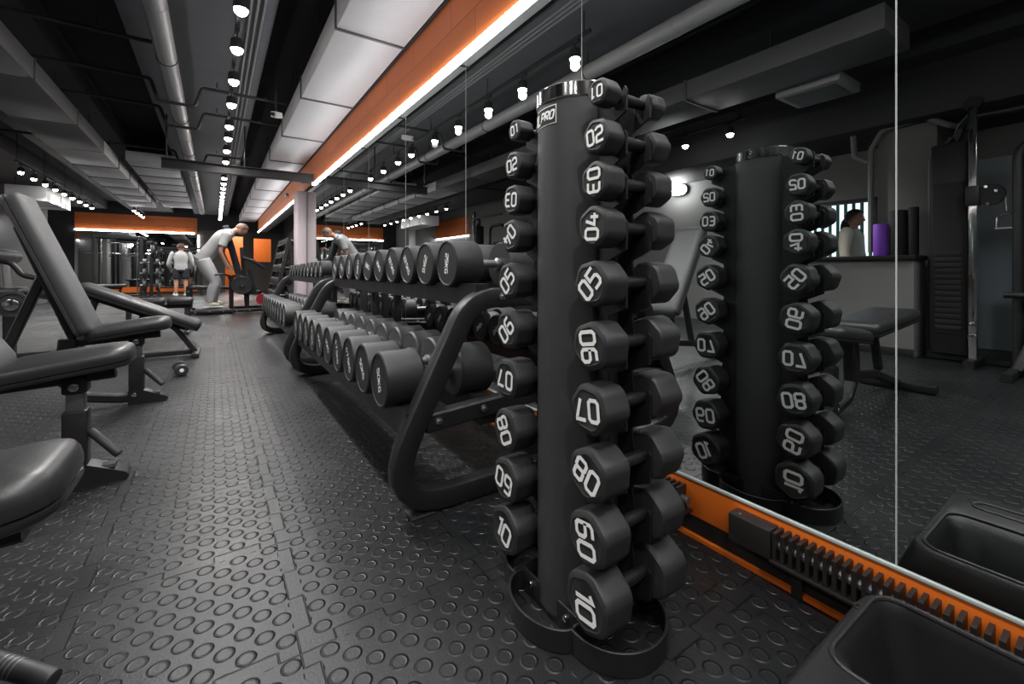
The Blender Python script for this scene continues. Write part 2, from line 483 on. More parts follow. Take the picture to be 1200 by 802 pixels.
b = MB(); b.bb((XL - 1.6, YN - .3, -.1), (2.8, YB + 4.2, 0)); struct('floor', b, M['floor'])
b = MB(); b.bb((XL - 1.6, YN - .3, HC), (2.8, YB + 4.2, HC + .15)); struct('ceiling', b, M['ceil'])
XF = 2.6
b = MB(); b.bb((XW + .03, YN, 0), (XW + .3, 9.64, HC)); b.bb((XW + .03, 9.64, 2.5), (XW + .3, 20.45, HC)); struct('wall_right', b, M['walldark'])
b = MB(); b.bb((XF, 9.5, 0), (XF + .15, YB + 4, HC)); b.bb((XW + .3, 9.5, 0), (XF, 9.64, HC)); struct('wall_right_recess', b, M['walldark'])
b = MB(); b.bb((XL - .3, YN - .3, 0), (2.2, YN, HC)); struct('wall_near', b, M['walldark'])
# left wall with the reception window opening
wy0, wy1, wz0, wz1 = 2.25, 3.6, 1.12, 2.03
b = MB()
b.bb((XL - .3, YN, 0), (XL, wy0, HC)); b.bb((XL - .3, wy1, 0), (XL, YB + .3, HC))
b.bb((XL - .3, wy0, 0), (XL, wy1, wz0)); b.bb((XL - .3, wy0, wz1), (XL, wy1, HC))
struct('wall_left', b, M['wallgrey'])
# back wall: solid on the left, brown partition with a doorway and a pane on the right
dx0, dx1, px0, px1 = .36, 1.02, 1.42, 2.1
b = MB(); b.bb((XL, YB, 0), (-.55, YB + .3, HC)); b.bb((-.55, YB, 2.62), (XF, YB + .3, HC)); struct('wall_back', b, M['walldark'])
b = MB()
b.bb((-.55, YB, 0), (dx0, YB + .12, 2.62)); b.bb((dx1, YB, 0), (px0, YB + .12, 2.62)); b.bb((px1, YB, 0), (XF, YB + .12, 2.62))
b.bb((px0, YB, 0), (px1, YB + .12, 1.32)); b.bb((px0, YB, 2.36), (px1, YB + .12, 2.62)); b.bb((dx0, YB, 2.42), (dx1, YB + .12, 2.62))
struct('wall_partition', b, M['brown'])
b = MB(); b.bb((-.6, YB + 3.2, 0), (XF, YB + 3.35, HC)); struct('wall_beyond', b, M['orange_plain'])
b = MB(); b.bb((px0, YB + .05, 1.32), (px1, YB + .065, 2.36)); struct('window_1', b, M['glass'])

# orange block band over the mirrors, skirting board, floor-level strip
b = MB(); b.bb((XW - .005, YN, 2.52), (XW + .03, 20.4, 2.985)); struct('trim_1', b, M['orange'])
b = MB(); b.bb((XW - .03, YN, 2.985), (XW + .03, 20.4, 3.06)); struct('trim_2', b, M['ceil'])
b = MB(); b.bb((XW, YN, .076), (XW + .03, 9.64, .207), .004); struct('baseboard_right', b, M['orange_plain'])
b = MB(); b.bb((XW + .004, YN, 0), (XW + .03, 9.64, .076)); struct('trim_3', b, M['dark'])
b = MB(); b.bb((XW - .012, YN, .001), (XW + .004, 9.64, .014)); struct('trim_4', b, M['orange_plain'])
b = MB(); b.bb((XW - .006, YN, .207), (XW + .03, 9.64, .217), .002); struct('trim_5', b, M['edge'])

# ceiling beams running down the room
for k, (x0, x1, h) in enumerate(((-.72, .46, 3.3), (-2.75, -1.4, 3.3), (-4.9, -3.4, 3.3))):
    b = MB(); b.bb((x0, YN, h), (x1, YB, HC), .01); struct('trim_%d' % (6 + k), b, M['beam'] if k == 0 else M['beamdark'])
b = MB(); b.bb((1.29, 9.08, 0), (XW, 9.6, 2.47), .01); struct('trim_9', b, M['pillar'])
# back wall dressing: orange band and orange skirting
b = MB(); b.bb((-4.3, YB - .02, 2.5), (-.62, YB, 3.12)); struct('trim_10', b, M['orange'])
b = MB(); b.bb((-4.3, YB - .03, .08), (-.62, YB, .3)); struct('trim_11', b, M['orange_plain'])
# left wall far end: another orange band
b = MB(); b.bb((XL, 14.5, 2.3), (XL + .02, 18.5, 3.0)); struct('trim_12', b, M['orange'])
# grey column blocks
b = MB(); b.bb((-5.0, 17.4, 0), (-4.05, 18.2, HC), .02); struct('trim_13', b, M['wallgrey'])
b = MB(); b.bb((-4.75, 1.42, 0), (-4.05, 1.98, 2.82), .02); struct('trim_14', b, M['wallgrey'])
b = MB(); b.bb((-5.0, 1.2, 2.82), (-3.95, 2.2, HC), .02); struct('trim_15', b, M['walldark'])
# dark bulkhead across the left ceiling
b = MB(); b.bb((XL, .2, 2.72), (-3.75, 9.0, HC), .02); struct('trim_16', b, M['walldark'])

# mirror panels
seams = [-1.96, -.79, .374, 1.54, 2.707, 3.872, 5.04, 6.2, 7.36, 9.06]
def mirror(y0, y1, label, lo=.217, hi=2.455):
    t = thing('mirror_panel', label, 'mirror', (XW, y0, lo), 0, 'mirror panels along the right wall')
    b = MB(); b.bb((0, .0022, 0), (.012, y1 - y0 - .0022, hi - lo)); obj('glass_sheet', b, M['mirror'], t)
    b = MB(); b.bb((-.0005, -.0018, 0), (.012, .0018, hi - lo)); obj('edge_strip', b, M['edge'], t)
    b = MB(); b.bb((.0125, .01, .02), (.03, y1 - y0 - .01, hi - lo - .02)); obj('backing_board', b, M['dark'], t)
ml = ['wall mirror panel at the near end beside the camera', 'wall mirror panel above the black plastic tub at the right edge',
      'wall mirror panel reflecting the dumbbell tower and cable machine', 'wall mirror panel just behind the dumbbell tower',
      'wall mirror panel behind the near end of the first dumbbell rack', 'wall mirror panel behind the middle of the first dumbbell rack',
      'wall mirror panel behind the far end of the first dumbbell rack', 'wall mirror panel behind the middle of the second dumbbell rack',
      'wall mirror panel ending at the pinkish pillar']
for k in range(len(seams) - 1): mirror(seams[k], seams[k + 1], ml[k])
def back_mirror(x0, x1, label):
    t = thing('mirror_panel', label, 'mirror', (x0, YB - .02, .3), 0, 'mirror panels on the back wall')
    b = MB(); b.bb((.004, -.012, 0), (x1 - x0 - .004, 0, 2.14)); obj('glass_sheet', b, M['mirror'], t)
    b = MB(); b.bb((0, .001, 0), (x1 - x0, .02, 2.14)); obj('backing_board', b, M['dark'], t)
back_mirror(-4.3, -3.1, 'back wall mirror panel at the far left under the light strip')
back_mirror(-3.1, -1.85, 'back wall mirror panel behind the black power cage')
back_mirror(-1.85, -.64, 'back wall mirror panel facing the man in black shorts')

# LED strips
def led(name, lo, hi, label, ax):
    t = thing(name, label, 'light strip', lo)
    d = [c - a for a, c in zip(lo, hi)]
    b = MB()
    if ax == 'Y':
        b.bb((-.004, 0, .018), (.03, d[1], .03)); obj('channel', b, M['camwhite'], t)
        b = MB(); b.bb((-.024, 0, -.014), (.012, d[1], .0175), .008); obj('diffuser', b, M['led'], t)
    elif ax == 'X':
        b.bb((0, -.004, .018), (d[0], .02, .03)); obj('channel', b, M['camwhite'], t)
        b = MB(); b.bb((0, -.03, -.03), (d[0], .004, .0175), .008); obj('diffuser', b, M['led'], t)
    else:
        b.bb((-.03, -.004, 0), (-.02, .02, d[2])); obj('channel', b, M['camwhite'], t)
        b = MB(); b.bb((-.02, -.03, 0), (.03, .004, d[2]), .008); obj('diffuser', b, M['led'], t)
led('light_strip', (XW - .004, -1.9, 2.485), (XW, 8.39, 2.5), 'long white glowing light strip under the orange band up to the pillar', 'Y')
led('light_strip', (XW - .004, 9.62, 2.485), (XW, 20.3, 2.5), 'white glowing light strip under the orange band beyond the pillar', 'Y')
led('light_strip', (-4.3, YB - .025, 2.475), (-.7, YB, 2.5), 'horizontal white light strip across the back wall mirrors', 'X')
led('light_strip', (-.58, YB - .025, 1.2), (-.56, YB, 2.42), 'short upright white light strip at the right end of back mirrors', 'Z')
led('light_strip', (XL + .03, 14.5, 2.26), (XL + .04, 18.5, 2.3), 'white light strip under the orange band on the left wall', 'Y')

# ------------------------------------------------------------------ ceiling lamps
def make_spot(power):
    t = thing('track_spotlight', 'x', 'spotlight', (0, 0, 0))
    b = MB(); b.box((0, 0, -.012), (.035, .12, .024), .004); b.cyl((0, 0, -.02), (0, 0, -.075), .008, 8); obj('track_adapter', b, M['pipedark'], t)
    b = MB(); b.lathe([(.02, -.07), (.042, -.072), (.05, -.085), (.052, -.16), (.048, -.162), (.046, -.155)], n=20); obj('housing', b, M['pipedark'], t)
    b = MB(); b.lathe([(.001, -.207), (.018, -.204), (.034, -.194), (.045, -.176), (.0475, -.16), (.0455, -.15), (.001, -.15)], n=20); obj('lens', b, M['lamp'], t)
    ld = bpy.data.lights.new('spot_glow', 'SPOT'); ld.energy = power; ld.spot_size = math.radians(150); ld.spot_blend = 1.0
    ld.shadow_soft_size = .035; ld.color = (1.0, .985, .965)
    lo = bpy.data.objects.new('spot_glow', ld); COL.objects.link(lo); lo.parent = t; lo.location = (0, 0, -.225 * S)
    return t
spot0 = {}
def spots(pts, power, labels, group):
    for p, l in zip(pts, labels):
        if power not in spot0:
            o = make_spot(power); spot0[power] = o; o.location = Vector(p) * S
        else: o = dup(spot0[power], p)
        o['label'] = l; o['group'] = group
ordn = ['first', 'second', 'third', 'fourth', 'fifth', 'sixth', 'seventh', 'eighth', 'ninth', 'tenth', 'eleventh', 'twelfth', 'thirteenth', 'fourteenth', 'fifteenth']
HT = 3.08
def track(name, label, x, y0, y1, h=HT, ceil=3.3):
    t = thing(name, label, 'lighting track', (x, y0, h))
    b = MB(); b.bb((-.018, 0, 0), (.018, y1 - y0, .03), .003); obj('rail', b, M['pipedark'], t)
    n = max(2, int((y1 - y0) / 1.6))
    for k in range(n + 1):
        y = .08 + (y1 - y0 - .16) * k / n
        b = MB(); b.cyl((0, y, .03), (0, y, ceil - h), .006, 6); obj('hanger_rod', b, M['pipedark'], t)
track('lighting_track', 'black lighting track above the aisle in front of the cross beam', .16, 2.8, 9.7)
ys = [3.0, 3.83, 4.54, 5.33, 6.1, 7.05, 7.7, 8.53, 9.4]
spots([(.16, y, HT) for y in ys], SPOT_WATT, [f'bright ceiling spotlight on the aisle track, {ordn[k]} from its near end' for k in range(9)], 'spotlights on the near aisle track')
track('lighting_track', 'black lighting track over the near end of the aisle', .16, -1.9, 1.75)  # track and lamps added out of view to fill the near light
spots([(.16, y, HT) for y in (-1.4, -.4, .6, 1.55)], NEAR_FILL_WATT, ['ceiling spotlight over the near end of the aisle, %s from the near wall' % k for k in ordn[:4]], 'spotlights over the near end of the aisle')
track('lighting_track', 'black lighting track over the nearest benches on the left', -2.0, -1.9, .4)  # also added unseen, lighting the near area from the bench side
spots([(-2.0, y, HT) for y in (-1.6, -.7, .2)], NEAR_FILL_WATT, ['ceiling spotlight above the near benches, %s from the near wall' % k for k in ordn[:3]], 'spotlights above the near benches')
track('lighting_track', 'black lighting track above the aisle beyond the cross beam', .16, 10.9, 20.6)
ys = [11.1 + .7 * k for k in range(14)]
spots([(.16, y, HT) for y in ys], REAR_WATT, [f'small ceiling spotlight on the track beyond the cross beam, {ordn[k]} along' for k in range(14)], 'spotlights on the far aisle track')
track('lighting_track', 'black lighting track over the left side machines', -3.2, 12.4, 19.2, HT, HC)
ys = [12.7 + .76 * k for k in range(9)]
spots([(-3.2, y, HT) for y in ys], REAR_WATT, [f'ceiling spotlight on the left side track, {ordn[k]} from its near end' for k in range(9)], 'spotlights on the left track')
track('lighting_track', 'short lighting track with two lamps seen in the mirror', -3.2, 3.2, 4.4, HT, HC)
spots([(-3.2, 3.42, HT), (-3.2, 4.14, HT)], SIDE_WATT, ['nearer of two mirrored spotlights above the dark bulkhead side', 'farther of two mirrored spotlights above the dark bulkhead side'], 'spotlights seen only in the mirror')
track('lighting_track', 'short lighting track near the back wall orange band', -2.2, 18.6, 21.4)
spots([(-2.2, 18.8, HT), (-2.2, 19.6, HT), (-2.2, 20.3, HT), (-2.2, 21.0, HT)], REAR_WATT, [f'spotlight before the back wall orange band, {ordn[k]} on its track' for k in range(4)], 'spotlights before the back wall')
t = thing('wall_lamp', 'bright oval lamp below the dark bulkhead on the left wall, seen in the mirror', 'lamp', (-4.93, 5.45, 2.6))
b = MB(); b.lathe([(.01, -.07), (.1, -.07), (.11, -.02), (.11, 0), (.01, 0)], ax='X', n=28, shape=lambda a: 1.0 + .6 * math.cos(a) ** 2); obj('base', b, M['camwhite'], t)
b = MB(); b.lathe([(.01, .06), (.06, .055), (.095, .03), (.1, .001), (.01, .001)], ax='X', n=28, shape=lambda a: 1.0 + .6 * math.cos(a) ** 2); obj('diffuser', b, M['lamp'], t)
ld = bpy.data.lights.new('wall_glow', 'POINT'); ld.energy = 30; ld.shadow_soft_size = .1
lo = bpy.data.objects.new('wall_glow', ld); COL.objects.link(lo); lo.parent = t; lo.location = (.15, 0, 0)
# lamp of the room behind the partition
t = thing('ceiling_lamp', 'bright round lamp of the orange room behind the doorway', 'lamp', (.95, YB + 1.7, 3.3))
b = MB(); b.lathe([(.02, .32), (.06, .31), (.02, .3), (.02, .06), (.2, .05), (.22, .0), (.2, -.01)], n=24); obj('shade', b, M['camwhite'], t)
b = MB(); b.lathe([(.01, -.06), (.12, -.05), (.19, -.012), (.01, -.012)], n=24); obj('diffuser', b, M['lamp'], t)
ld = bpy.data.lights.new('lamp_glow', 'POINT'); ld.energy = 170; ld.shadow_soft_size = .1
lo = bpy.data.objects.new('lamp_glow', ld); COL.objects.link(lo); lo.parent = t; lo.location = (0, 0, -.2)

# ------------------------------------------------------------------ ducts, pipes and ceiling fittings
def duct(label, x0, x1, z0, z1, ys, m, fl=.012, parts='duct_section'):
    t = thing('air_duct', label, 'air duct', (x0, ys[0], z0))
    W, H = x1 - x0, z1 - z0
    for k in range(len(ys) - 1):
        b = MB(); b.bb((.0, ys[k] - ys[0] + .01, 0), (W, ys[k + 1] - ys[0] - .01, H), .006); obj('duct_section', b, m, t)
    for k in range(1, len(ys) - 1):
        y = ys[k] - ys[0]
        b = MB(); b.bb((-fl, y - .016, -fl), (W + (fl if W + x0 + fl < XW - .04 else 0), y + .016, H + fl), .004); obj('flange', b, M['flange'], t)
    for k in range(0, len(ys) - 1):
        y = (ys[k] + ys[k + 1]) / 2 - ys[0]
        for x in (.03, W - .03):
            b = MB(); b.cyl((x, y, H), (x, y, 3.62 - z0), .008, 6); obj('hanger_rod', b, M['pipedark'], t)
    return t
duct('pale foil air duct running along the mirror wall above the orange band', .83, 1.41, 2.98, 3.22, [-2.0, -.2, 2.05, 3.81, 5.58, 7.33, 9.08, 10.85, 12.6, 14.4, 16.15, 17.9, 19.7, 21.4], M['duct'])
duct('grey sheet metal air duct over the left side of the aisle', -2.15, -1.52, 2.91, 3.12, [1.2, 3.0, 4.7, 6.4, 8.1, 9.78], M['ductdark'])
duct('pale sheet metal air duct continuing the grey left duct towards the back', -2.15, -1.52, 2.91, 3.12, [9.8, 11.1, 12.4, 13.7, 15.0, 16.3, 17.6], M['duct'])  # same duct in paler foil, standing in for the stronger rear light
duct('wide pale air duct between the left duct and the round pipe', -1.36, -.62, 3.0, 3.17, [10.6, 11.2, 12.2, 13.2, 14.2, 15.2, 16.4, 18.0], M['duct'])
duct('short white air duct box above the grey column at the far left', -4.1, -3.4, 2.65, 3.0, [15.2, 16.4, 17.35], M['duct'])

t = thing('ventilation_pipe', 'long round grey pipe hanging under the ceiling over the aisle', 'pipe', (-.394, -1.8, 3.08))
b = MB(); b.cyl((0, 0, 0), (0, 21.5, 0), .083, 24); obj('pipe_run', b, M['pipe'], t)
for k in range(10):
    y = 1.0 + 2.1 * k
    b = MB(); b.torus((0, y, 0), .085, .006, 'Y', 24, 6); b.cyl((0, y, .083), (0, y, .3), .006, 6); obj('pipe_clamp', b, M['pipedark'], t)
    b = MB(); b.cyl((0, y + 1.0, 0), (0, y + 1.06, 0), .0855, 24); obj('coupling', b, M['pipe'], t)

def cross_pipe(y, x0, x1, h, label, r=.02):
    t = thing('sprinkler_pipe', label, 'pipe', (0, y, h))
    b = MB(); b.tube(fillet([(x0, .0, .0), (-.62, 0, .0), (-.55, 0, -.24), (-.2, 0, -.24), (-.13, 0, .0), (x1, 0, .0)] if x1 > 0 else [(x0, 0, 0), (-.8, 0, 0), (-.6, 0, 0), (x1, 0, 0)], .05), r, 8); obj('pipe_run', b, M['pipedark'], t)
    for x in ((-2.4, .02, .55) if x1 > 0 else (-2.4, -.9)):
        b = MB(); b.lathe([(.004, -.02), (.012, -.018), (.018, -.014), (.006, -.01), (.006, .02)], (x, 0, .02), n=10); obj('sprinkler_head', b, M['satin'], t)
        b = MB(); b.cyl((x, 0, .03), (x, 0, 3.3 - h if abs(x) < 1 or x < -1.4 else 3.6 - h), .007, 6); obj('hanger_rod', b, M['pipedark'], t)
cross_pipe(6.55, -4.5, .80, 3.2, 'thin black sprinkler pipe crossing the ceiling nearest the camera')
cross_pipe(7.6, -4.5, .80, 3.2, 'thin black sprinkler pipe crossing just before the cross beam')
cross_pipe(5.5, -4.5, -.5, 3.2, 'thin black sprinkler pipe crossing the left half of the ceiling')
cross_pipe(10.3, -4.5, .80, 3.2, 'thin black sprinkler pipe crossing beyond the cross beam')

for k, x in enumerate((.26, .31, .36)):
    b = MB(); b.tube([(x, YN + .2, 3.29), (x, 9, 3.29), (x, 20, 3.29)], .011, 6)
    tag(obj('cable_conduit', b, M['pipe']), ['thin grey conduit on the ceiling beam nearest the spotlights', 'thin grey conduit, middle one of three on the ceiling beam', 'thin grey conduit on the ceiling beam nearest the pale duct'][k], 'conduit', 'conduits on the ceiling beam')

b = MB()
b.prism([(-.07, 0), (.07, 0), (.07, .012), (.008, .016), (.008, .124), (.07, .128), (.07, .14), (-.07, .14), (-.07, .128), (-.008, .124), (-.008, .016), (-.07, .012)], (-.66, 8.3, 2.5), (0, 1, 0), (0, 0, 1), (1, 0, 0), 2.09)
for x in (-.6, .4):
    b.cyl((x, 8.3, 2.64), (x, 8.3, 3.3), .012, 8)
o = obj('cross_beam', b, M['steel']); tag(o, 'black steel cross beam spanning the aisle below the ducts', 'beam', kind='thing')

# small fittings
t = thing('security_camera', 'white security camera beside the pale duct', 'security camera', (.62, 6.0, 2.86))
b = MB(); b.box((0, 0, 0), (.07, .2, .07), .015, (.25, 0, -.5)); obj('body', b, M['camwhite'], t)
b = MB(); b.tube(fillet([(0, .05, .03), (0, .09, .12), (0, .09, .72)], .04), .010, 8); obj('bracket', b, M['pipedark'], t)
b = MB(); b.cyl((-.05, -.1, -.028), (-.062, -.118, -.033), .022, 12); obj('lens', b, M['dark'], t)
for (y, h, r, l) in ((9.35, 2.74, .075, 'grey round alarm sounder on the orange band before the pillar'), (11.6, 2.74, .06, 'grey round alarm sounder on the orange band beyond the pillar')):
    t = thing('alarm_sounder', l, 'alarm', (XW - .006, y, h))
    b = MB(); b.lathe([(r * .9, 0), (r, -.01), (r, -.04), (r * .8, -.055)], ax='X', n=24); obj('housing', b, M['greysteel'], t)
    b = MB(); b.lathe([(r * .5, -.055), (r * .45, -.07), (.004, -.075)], ax='X', n=20); obj('grille', b, M['camwhite'], t)
t = thing('ceiling_unit', 'flat grey ceiling cassette box hanging beyond the left duct', 'air conditioner', (-2.75, 1.75, 2.86))
b = MB(); b.bb((0, 0, 0), (.55, .6, .1), .01); obj('casing', b, M['pipe'], t)
b = MB(); b.bb((.06, .06, -.012), (.49, .54, .0), .004); obj('grille', b, M['ductdark'], t)
for x in (.05, .5):
    b = MB(); b.cyl((x, .3, .1), (x, .3, .44), .008, 6); obj('hanger_rod', b, M['pipedark'], t)

# ================================================================== THE DUMBBELL TOWER
TX, TY, TR = .892, .965, .118
def hexround(a): 
    k = (a % (PI / 3)) - PI / 6
    return min(1.0, .937 / math.cos(k))
def tower_dumbbell(txt, D, Lh, Ht, a_near, a_far, loc, label):
    """axis along X; a_near / a_far turn the heads with their numbers"""
    t = thing('hex_dumbbell', label, 'dumbbell', loc, 0, 'numbered dumbbells on the tower')
    R = D / 2; tot = Lh * 2 + Ht
    for sgn, a in ((-1, a_near), (1, a_far)):
        b = MB(); x0 = sgn * Ht / 2; x1 = sgn * tot / 2
        c = min(.012, R * .18)
        prof = [(R * .55, x0), (R * .9, x0 + sgn * .003), (R * .97, x0 + sgn * .008), (R, x0 + sgn * .02), (R, x1 - sgn * c), (R * .975, x1 - sgn * c * .45), (R - c * .8, x1 - sgn * .001), (R - c * 1.25, x1), (R - c * 1.5, x1 - sgn * .0015)]
        b.lathe(prof, (0, 0, 0), 'X', 60, hexround, a)
        ey = V(0, 0, 1); ex = V(0, -1, 0) if sgn < 0 else V(0, 1, 0)
        put_text(b, txt, D * .40, V(x1 + sgn * .0008, 0, 0), ex, ey, a if sgn < 0 else a, .19)
        obj('head', b, [M['rubber'], M['white']], t, ang=28)
    b = MB(); r = .0165 if D > .08 else .014
    b.lathe([(r * .9, -Ht / 2 - .004), (r, -Ht / 2 + .012), (r * 1.08, 0), (r, Ht / 2 - .012), (r * .9, Ht / 2 + .004)], ax='X', n=20)
    obj('handle', b, M['steel'], t)
    return t

D2R = PI / 180
HTS = [1.425, 1.312, 1.201, 1.086, .944, .79, .635, .475, .318, .161]
DIA = [.068, .09, .098, .106, .118, .124, .127, .133, .138, .15]
LEN = [.058, .066, .07, .076, .084, .088, .092, .096, .098, .1]
RN = [180, 8, -90, 88, 48, -80, 186, 155, 98, -82]
RF = [15, 0, 88, -90, -48, 100, 180, 170, -78, 92]
LN = [8, 6, 176, 228, 47, 46, 176, 118, -14, -22]
LF = [5, 0, 182, 132, -34, -40, 178, 228, -8, -26]
words = ['one', 'two', 'three', 'four', 'five', 'six', 'seven', 'eight', 'nine', 'ten']
levels = ['topmost', 'second from the top', 'third from the top', 'fourth from the top', 'fifth from the top', 'sixth from the top', 'seventh from the top', 'third from the bottom', 'second from the bottom', 'lowest']
CY = {'R': .782, 'L': 1.148}
HTOT = .115
for i in range(10):
    for side, an, af in (('R', RN[i], RF[i]), ('L', LN[i], LF[i])):
        nm = '%02d' % (i + 1)
        lab = ('black dumbbell numbered %s on the tower column turned to the camera, %s' if side == 'R' else 'black dumbbell numbered %s on the tower column turned to the racks, %s') % (nm, levels[i])
        tower_dumbbell(nm, DIA[i], LEN[i], HTOT, an * D2R, af * D2R, (TX + .012, CY[side], HTS[i]), lab)

tw = thing('dumbbell_tower', 'tall black dumbbell tower with a chrome top ring standing before the mirror', 'dumbbell stand', (TX, TY, 0))
b = MB(); b.lathe([(TR * .5, .02), (TR, .02), (TR, .7), (TR, 1.458)], n=64); obj('column', b, M['tube'], tw)
b = MB(); b.lathe([(TR + .001, 1.452), (TR + .004, 1.455), (TR + .004, 1.49), (TR, 1.494), (TR - .006, 1.494), (TR - .01, 1.488), (TR - .012, 1.47), (.01, 1.47)], n=64); obj('top_ring', b, M['chrome'], tw)
# badge wrapped round the tube
def badge_fn(am, r, zc):
    return lambda x, y: V(math.cos(am + x / TR) * r, math.sin(am + x / TR) * r, zc + y)
am = 170 * D2R
b = MB()
def patch(x0, x1, y0, y1, r, mi, n=14):
    f = badge_fn(am, r, 1.412); b.mi = mi
    for k in range(n):
        a0 = x0 + (x1 - x0) * k / n; a1 = x0 + (x1 - x0) * (k + 1) / n
        b.faces([f(a0, y0), f(a1, y0), f(a1, y1), f(a0, y1)], [(0, 1, 2, 3)])
patch(-.058, .058, -.026, .026, TR + .0012, 1); patch(-.0555, .0555, -.0235, .0235, TR + .0018, 0)
patch(-.05, -.028, -.016, .016, TR + .0022, 1, 4)
bf = badge_fn(am, TR + .0024, 1.412)
put_text(b, 'L', .03, (0, 0, 0), (1, 0, 0), (0, 0, 1), 0, .26, 1, lambda x, y: bf(x - .014 + y * .2, y))
put_text(b, 'PRO', .022, (0, 0, 0), (1, 0, 0), (0, 0, 1), 0, .24, 1, lambda x, y: bf(x + .024 + y * .25, y))
obj('badge', b, [M['dark'], M['white']], tw)
# notched saddle plates
for sy in (-1, 1):
    for sx in (-.042, .05):
        b = MB(); pts = [(.09, .06)]
        base = abs(CY['R'] - TY)
        for i in range(9, -1, -1):
            h = HTS[i]; hr = .018
            low = h - (.075 if i == 9 else min(.085, (h - HTS[i + 1]) * .5))
            pts += [(base - .03, low - .012), (base + .03, low + .015), (base + .032, h + .012), (base + .026, h + .022), (base + .02, h + .012), (base + .014, h - hr), (base - .014, h - hr), (base - .02, h), (base - .024, h + .02)]
        pts += [(.09, 1.45)]
        b.prism(pts, (sx + .012 - .003, 0, 0), (0, sy, 0), (0, 0, 1), (1, 0, 0), .007)
        obj('saddle_plate', b, M['steel'], tw, ang=20)
for k, (ax, ay, hw, bulge, off) in enumerate(((-1, 0, .13, .09, .106), (1, 0, .13, .09, .106), (0, -1, .137, .135, .13), (0, 1, .137, .135, .13))):
    e = V(ax, ay, 0); s_ = V(-ay, ax, 0)
    path = [e * off + s_ * hw]
    for j in range(0, 19):
        a = PI * j / 18; path.append(e * (off + .012 + bulge * math.sin(a)) + s_ * hw * math.cos(a))
    path.append(e * off - s_ * hw)
    for j, p in enumerate(path): p.z = .031
    b = MB(); b.sweep(path, rrect(.007, .06, .002, 1), (0, 0, 1)); lp = obj('base_loop', b, M['steel'], tw)
    b = MB(); c = e * (off + .002); b.box((c.x, c.y, .036), (.008 if ax else hw * 2, hw * 2 if ax else .008, .068), .002); obj('base_plate', b, M['steel'], tw)
    for q in (-.6, .6):
        b = MB(); c = e * (off + .006) + s_ * hw * q; b.cyl((c.x, c.y, .045), tuple(c + e * .008 + V(0, 0, .045)), .009, 12, .002); obj('bolt', b, M['chrome'], tw)
b = MB(); b.box((0, 0, .008), (.2, .25, .012), .002); obj('base_floor', b, M['steel'], tw)

# ================================================================== THE LONG DUMBBELL RACKS
def make_rack(y0, y1, label):
    t = thing('dumbbell_rack', label, 'dumbbell rack', (0, y0, 0), 0, 'two tier dumbbell racks along the mirror')
    L = y1 - y0
    for yy in (0, L):
        b = MB()
        p = fillet([V(1.38, yy, .045), V(.50, yy, .045), V(.907, yy, .855), V(1.37, yy, .855)], [.2, .2], 8)
        b.sweep(p, rrect(.085, .075, .012, 2), (0, 1, 0)); fr = obj('end_frame', b, M['steel'], t)
        b = MB(); b.box((1.335, yy, .45), (.07, .06, .76), .008); obj('rear_post', b, M['steel'], t)
        b = MB(); b.sweep([V(.70, yy, .36), V(1.32, yy, .40)], rrect(.075, .06, .008, 1), (0, 1, 0)); ar = obj('tier_arm', b, M['steel'], t)
        sg = -1 if yy == 0 else 1
        for (x, h, pr, off) in ((.75, .365, ar, .03), (.96, .38, ar, .03), (1.05, .86, fr, .0375)):
            b = MB(); b.cyl((x, yy + sg * off, h), (x, yy + sg * (off + .005), h), .016, 16, .002); b.cyl((x, yy + sg * (off + .004), h), (x, yy + sg * (off + .012), h), .010, 6, .002); obj('bolt', b, M['satin'], pr)
        for fx in (.68, 1.3):
            b = MB(); b.box((fx, yy, .004), (.1, .085, .008), .002); obj('rubber_foot', b, M['dark'], t)
    return t
def scallop_rail(t, x, zc, ys, r, y0, y1, drop):
    """rail below the heads with a cup for each"""
    pts = [(y0, zc - r - drop), (y1, zc - r - drop)]
    top = zc - r + .022
    up = []
    for y in ys:
        hw = math.sqrt(max(r * r - (zc - top) ** 2, 1e-6)) + .002
        for k in range(7):
            s = -hw + 2 * hw * k / 6
            up.append((y + s, zc - math.sqrt(max((r + .0015) ** 2 - s * s, 0)) ))
    pts2 = [(y1, top)] + [(a, min(h, top)) for a, h in reversed(up)] + [(y0, top)]
    b = MB(); b.prism(pts + pts2, (x - .035, 0, 0), (0, 1, 0), (0, 0, 1), (1, 0, 0), .07); obj('saddle_rail', b, M['steel'], t)
def round_dumbbell(txt, D, Lh, Ht, a):
    t = thing('round_dumbbell', 'x', 'dumbbell')
    R = D / 2; tot = 2 * Lh + Ht
    for sgn in (-1, 1):
        x0 = sgn * Ht / 2; x1 = sgn * tot / 2
        b = MB(); b.mi = 0
        b.lathe([(R * .3, x0), (R * .94, x0 + sgn * .002), (R, x0 + sgn * .012), (R, x1 - sgn * .012), (R * .985, x1 - sgn * .004), (R * .93, x1), (R * .88, x1 - sgn * .001), (R * .86, x1 - sgn * .004), (R * .4, x1 - sgn * .004), (R * .01, x1 - sgn * .004)], ax='X', n=48)
        ex = V(0, -1, 0) if sgn < 0 else V(0, 1, 0)
        put_text(b, txt, D * .125, V(x1 - sgn * .0025, 0, 0), ex, V(0, 0, 1), a, .23)
        obj('head', b, [M['rubber_round'], M['white']], t)
    b = MB(); b.lathe([(.03, -Ht / 2), (.03, -Ht / 2 + .014), (.019, -Ht / 2 + .02), (.0205, -Ht / 4), (.0215, 0), (.0205, Ht / 4), (.019, Ht / 2 - .02), (.03, Ht / 2 - .014), (.03, Ht / 2)], ax='X', n=24); obj('handle', b, M['satin'], t)
    return t
pos = [w_ + ' from its near end' for w_ in ordn[:10]]
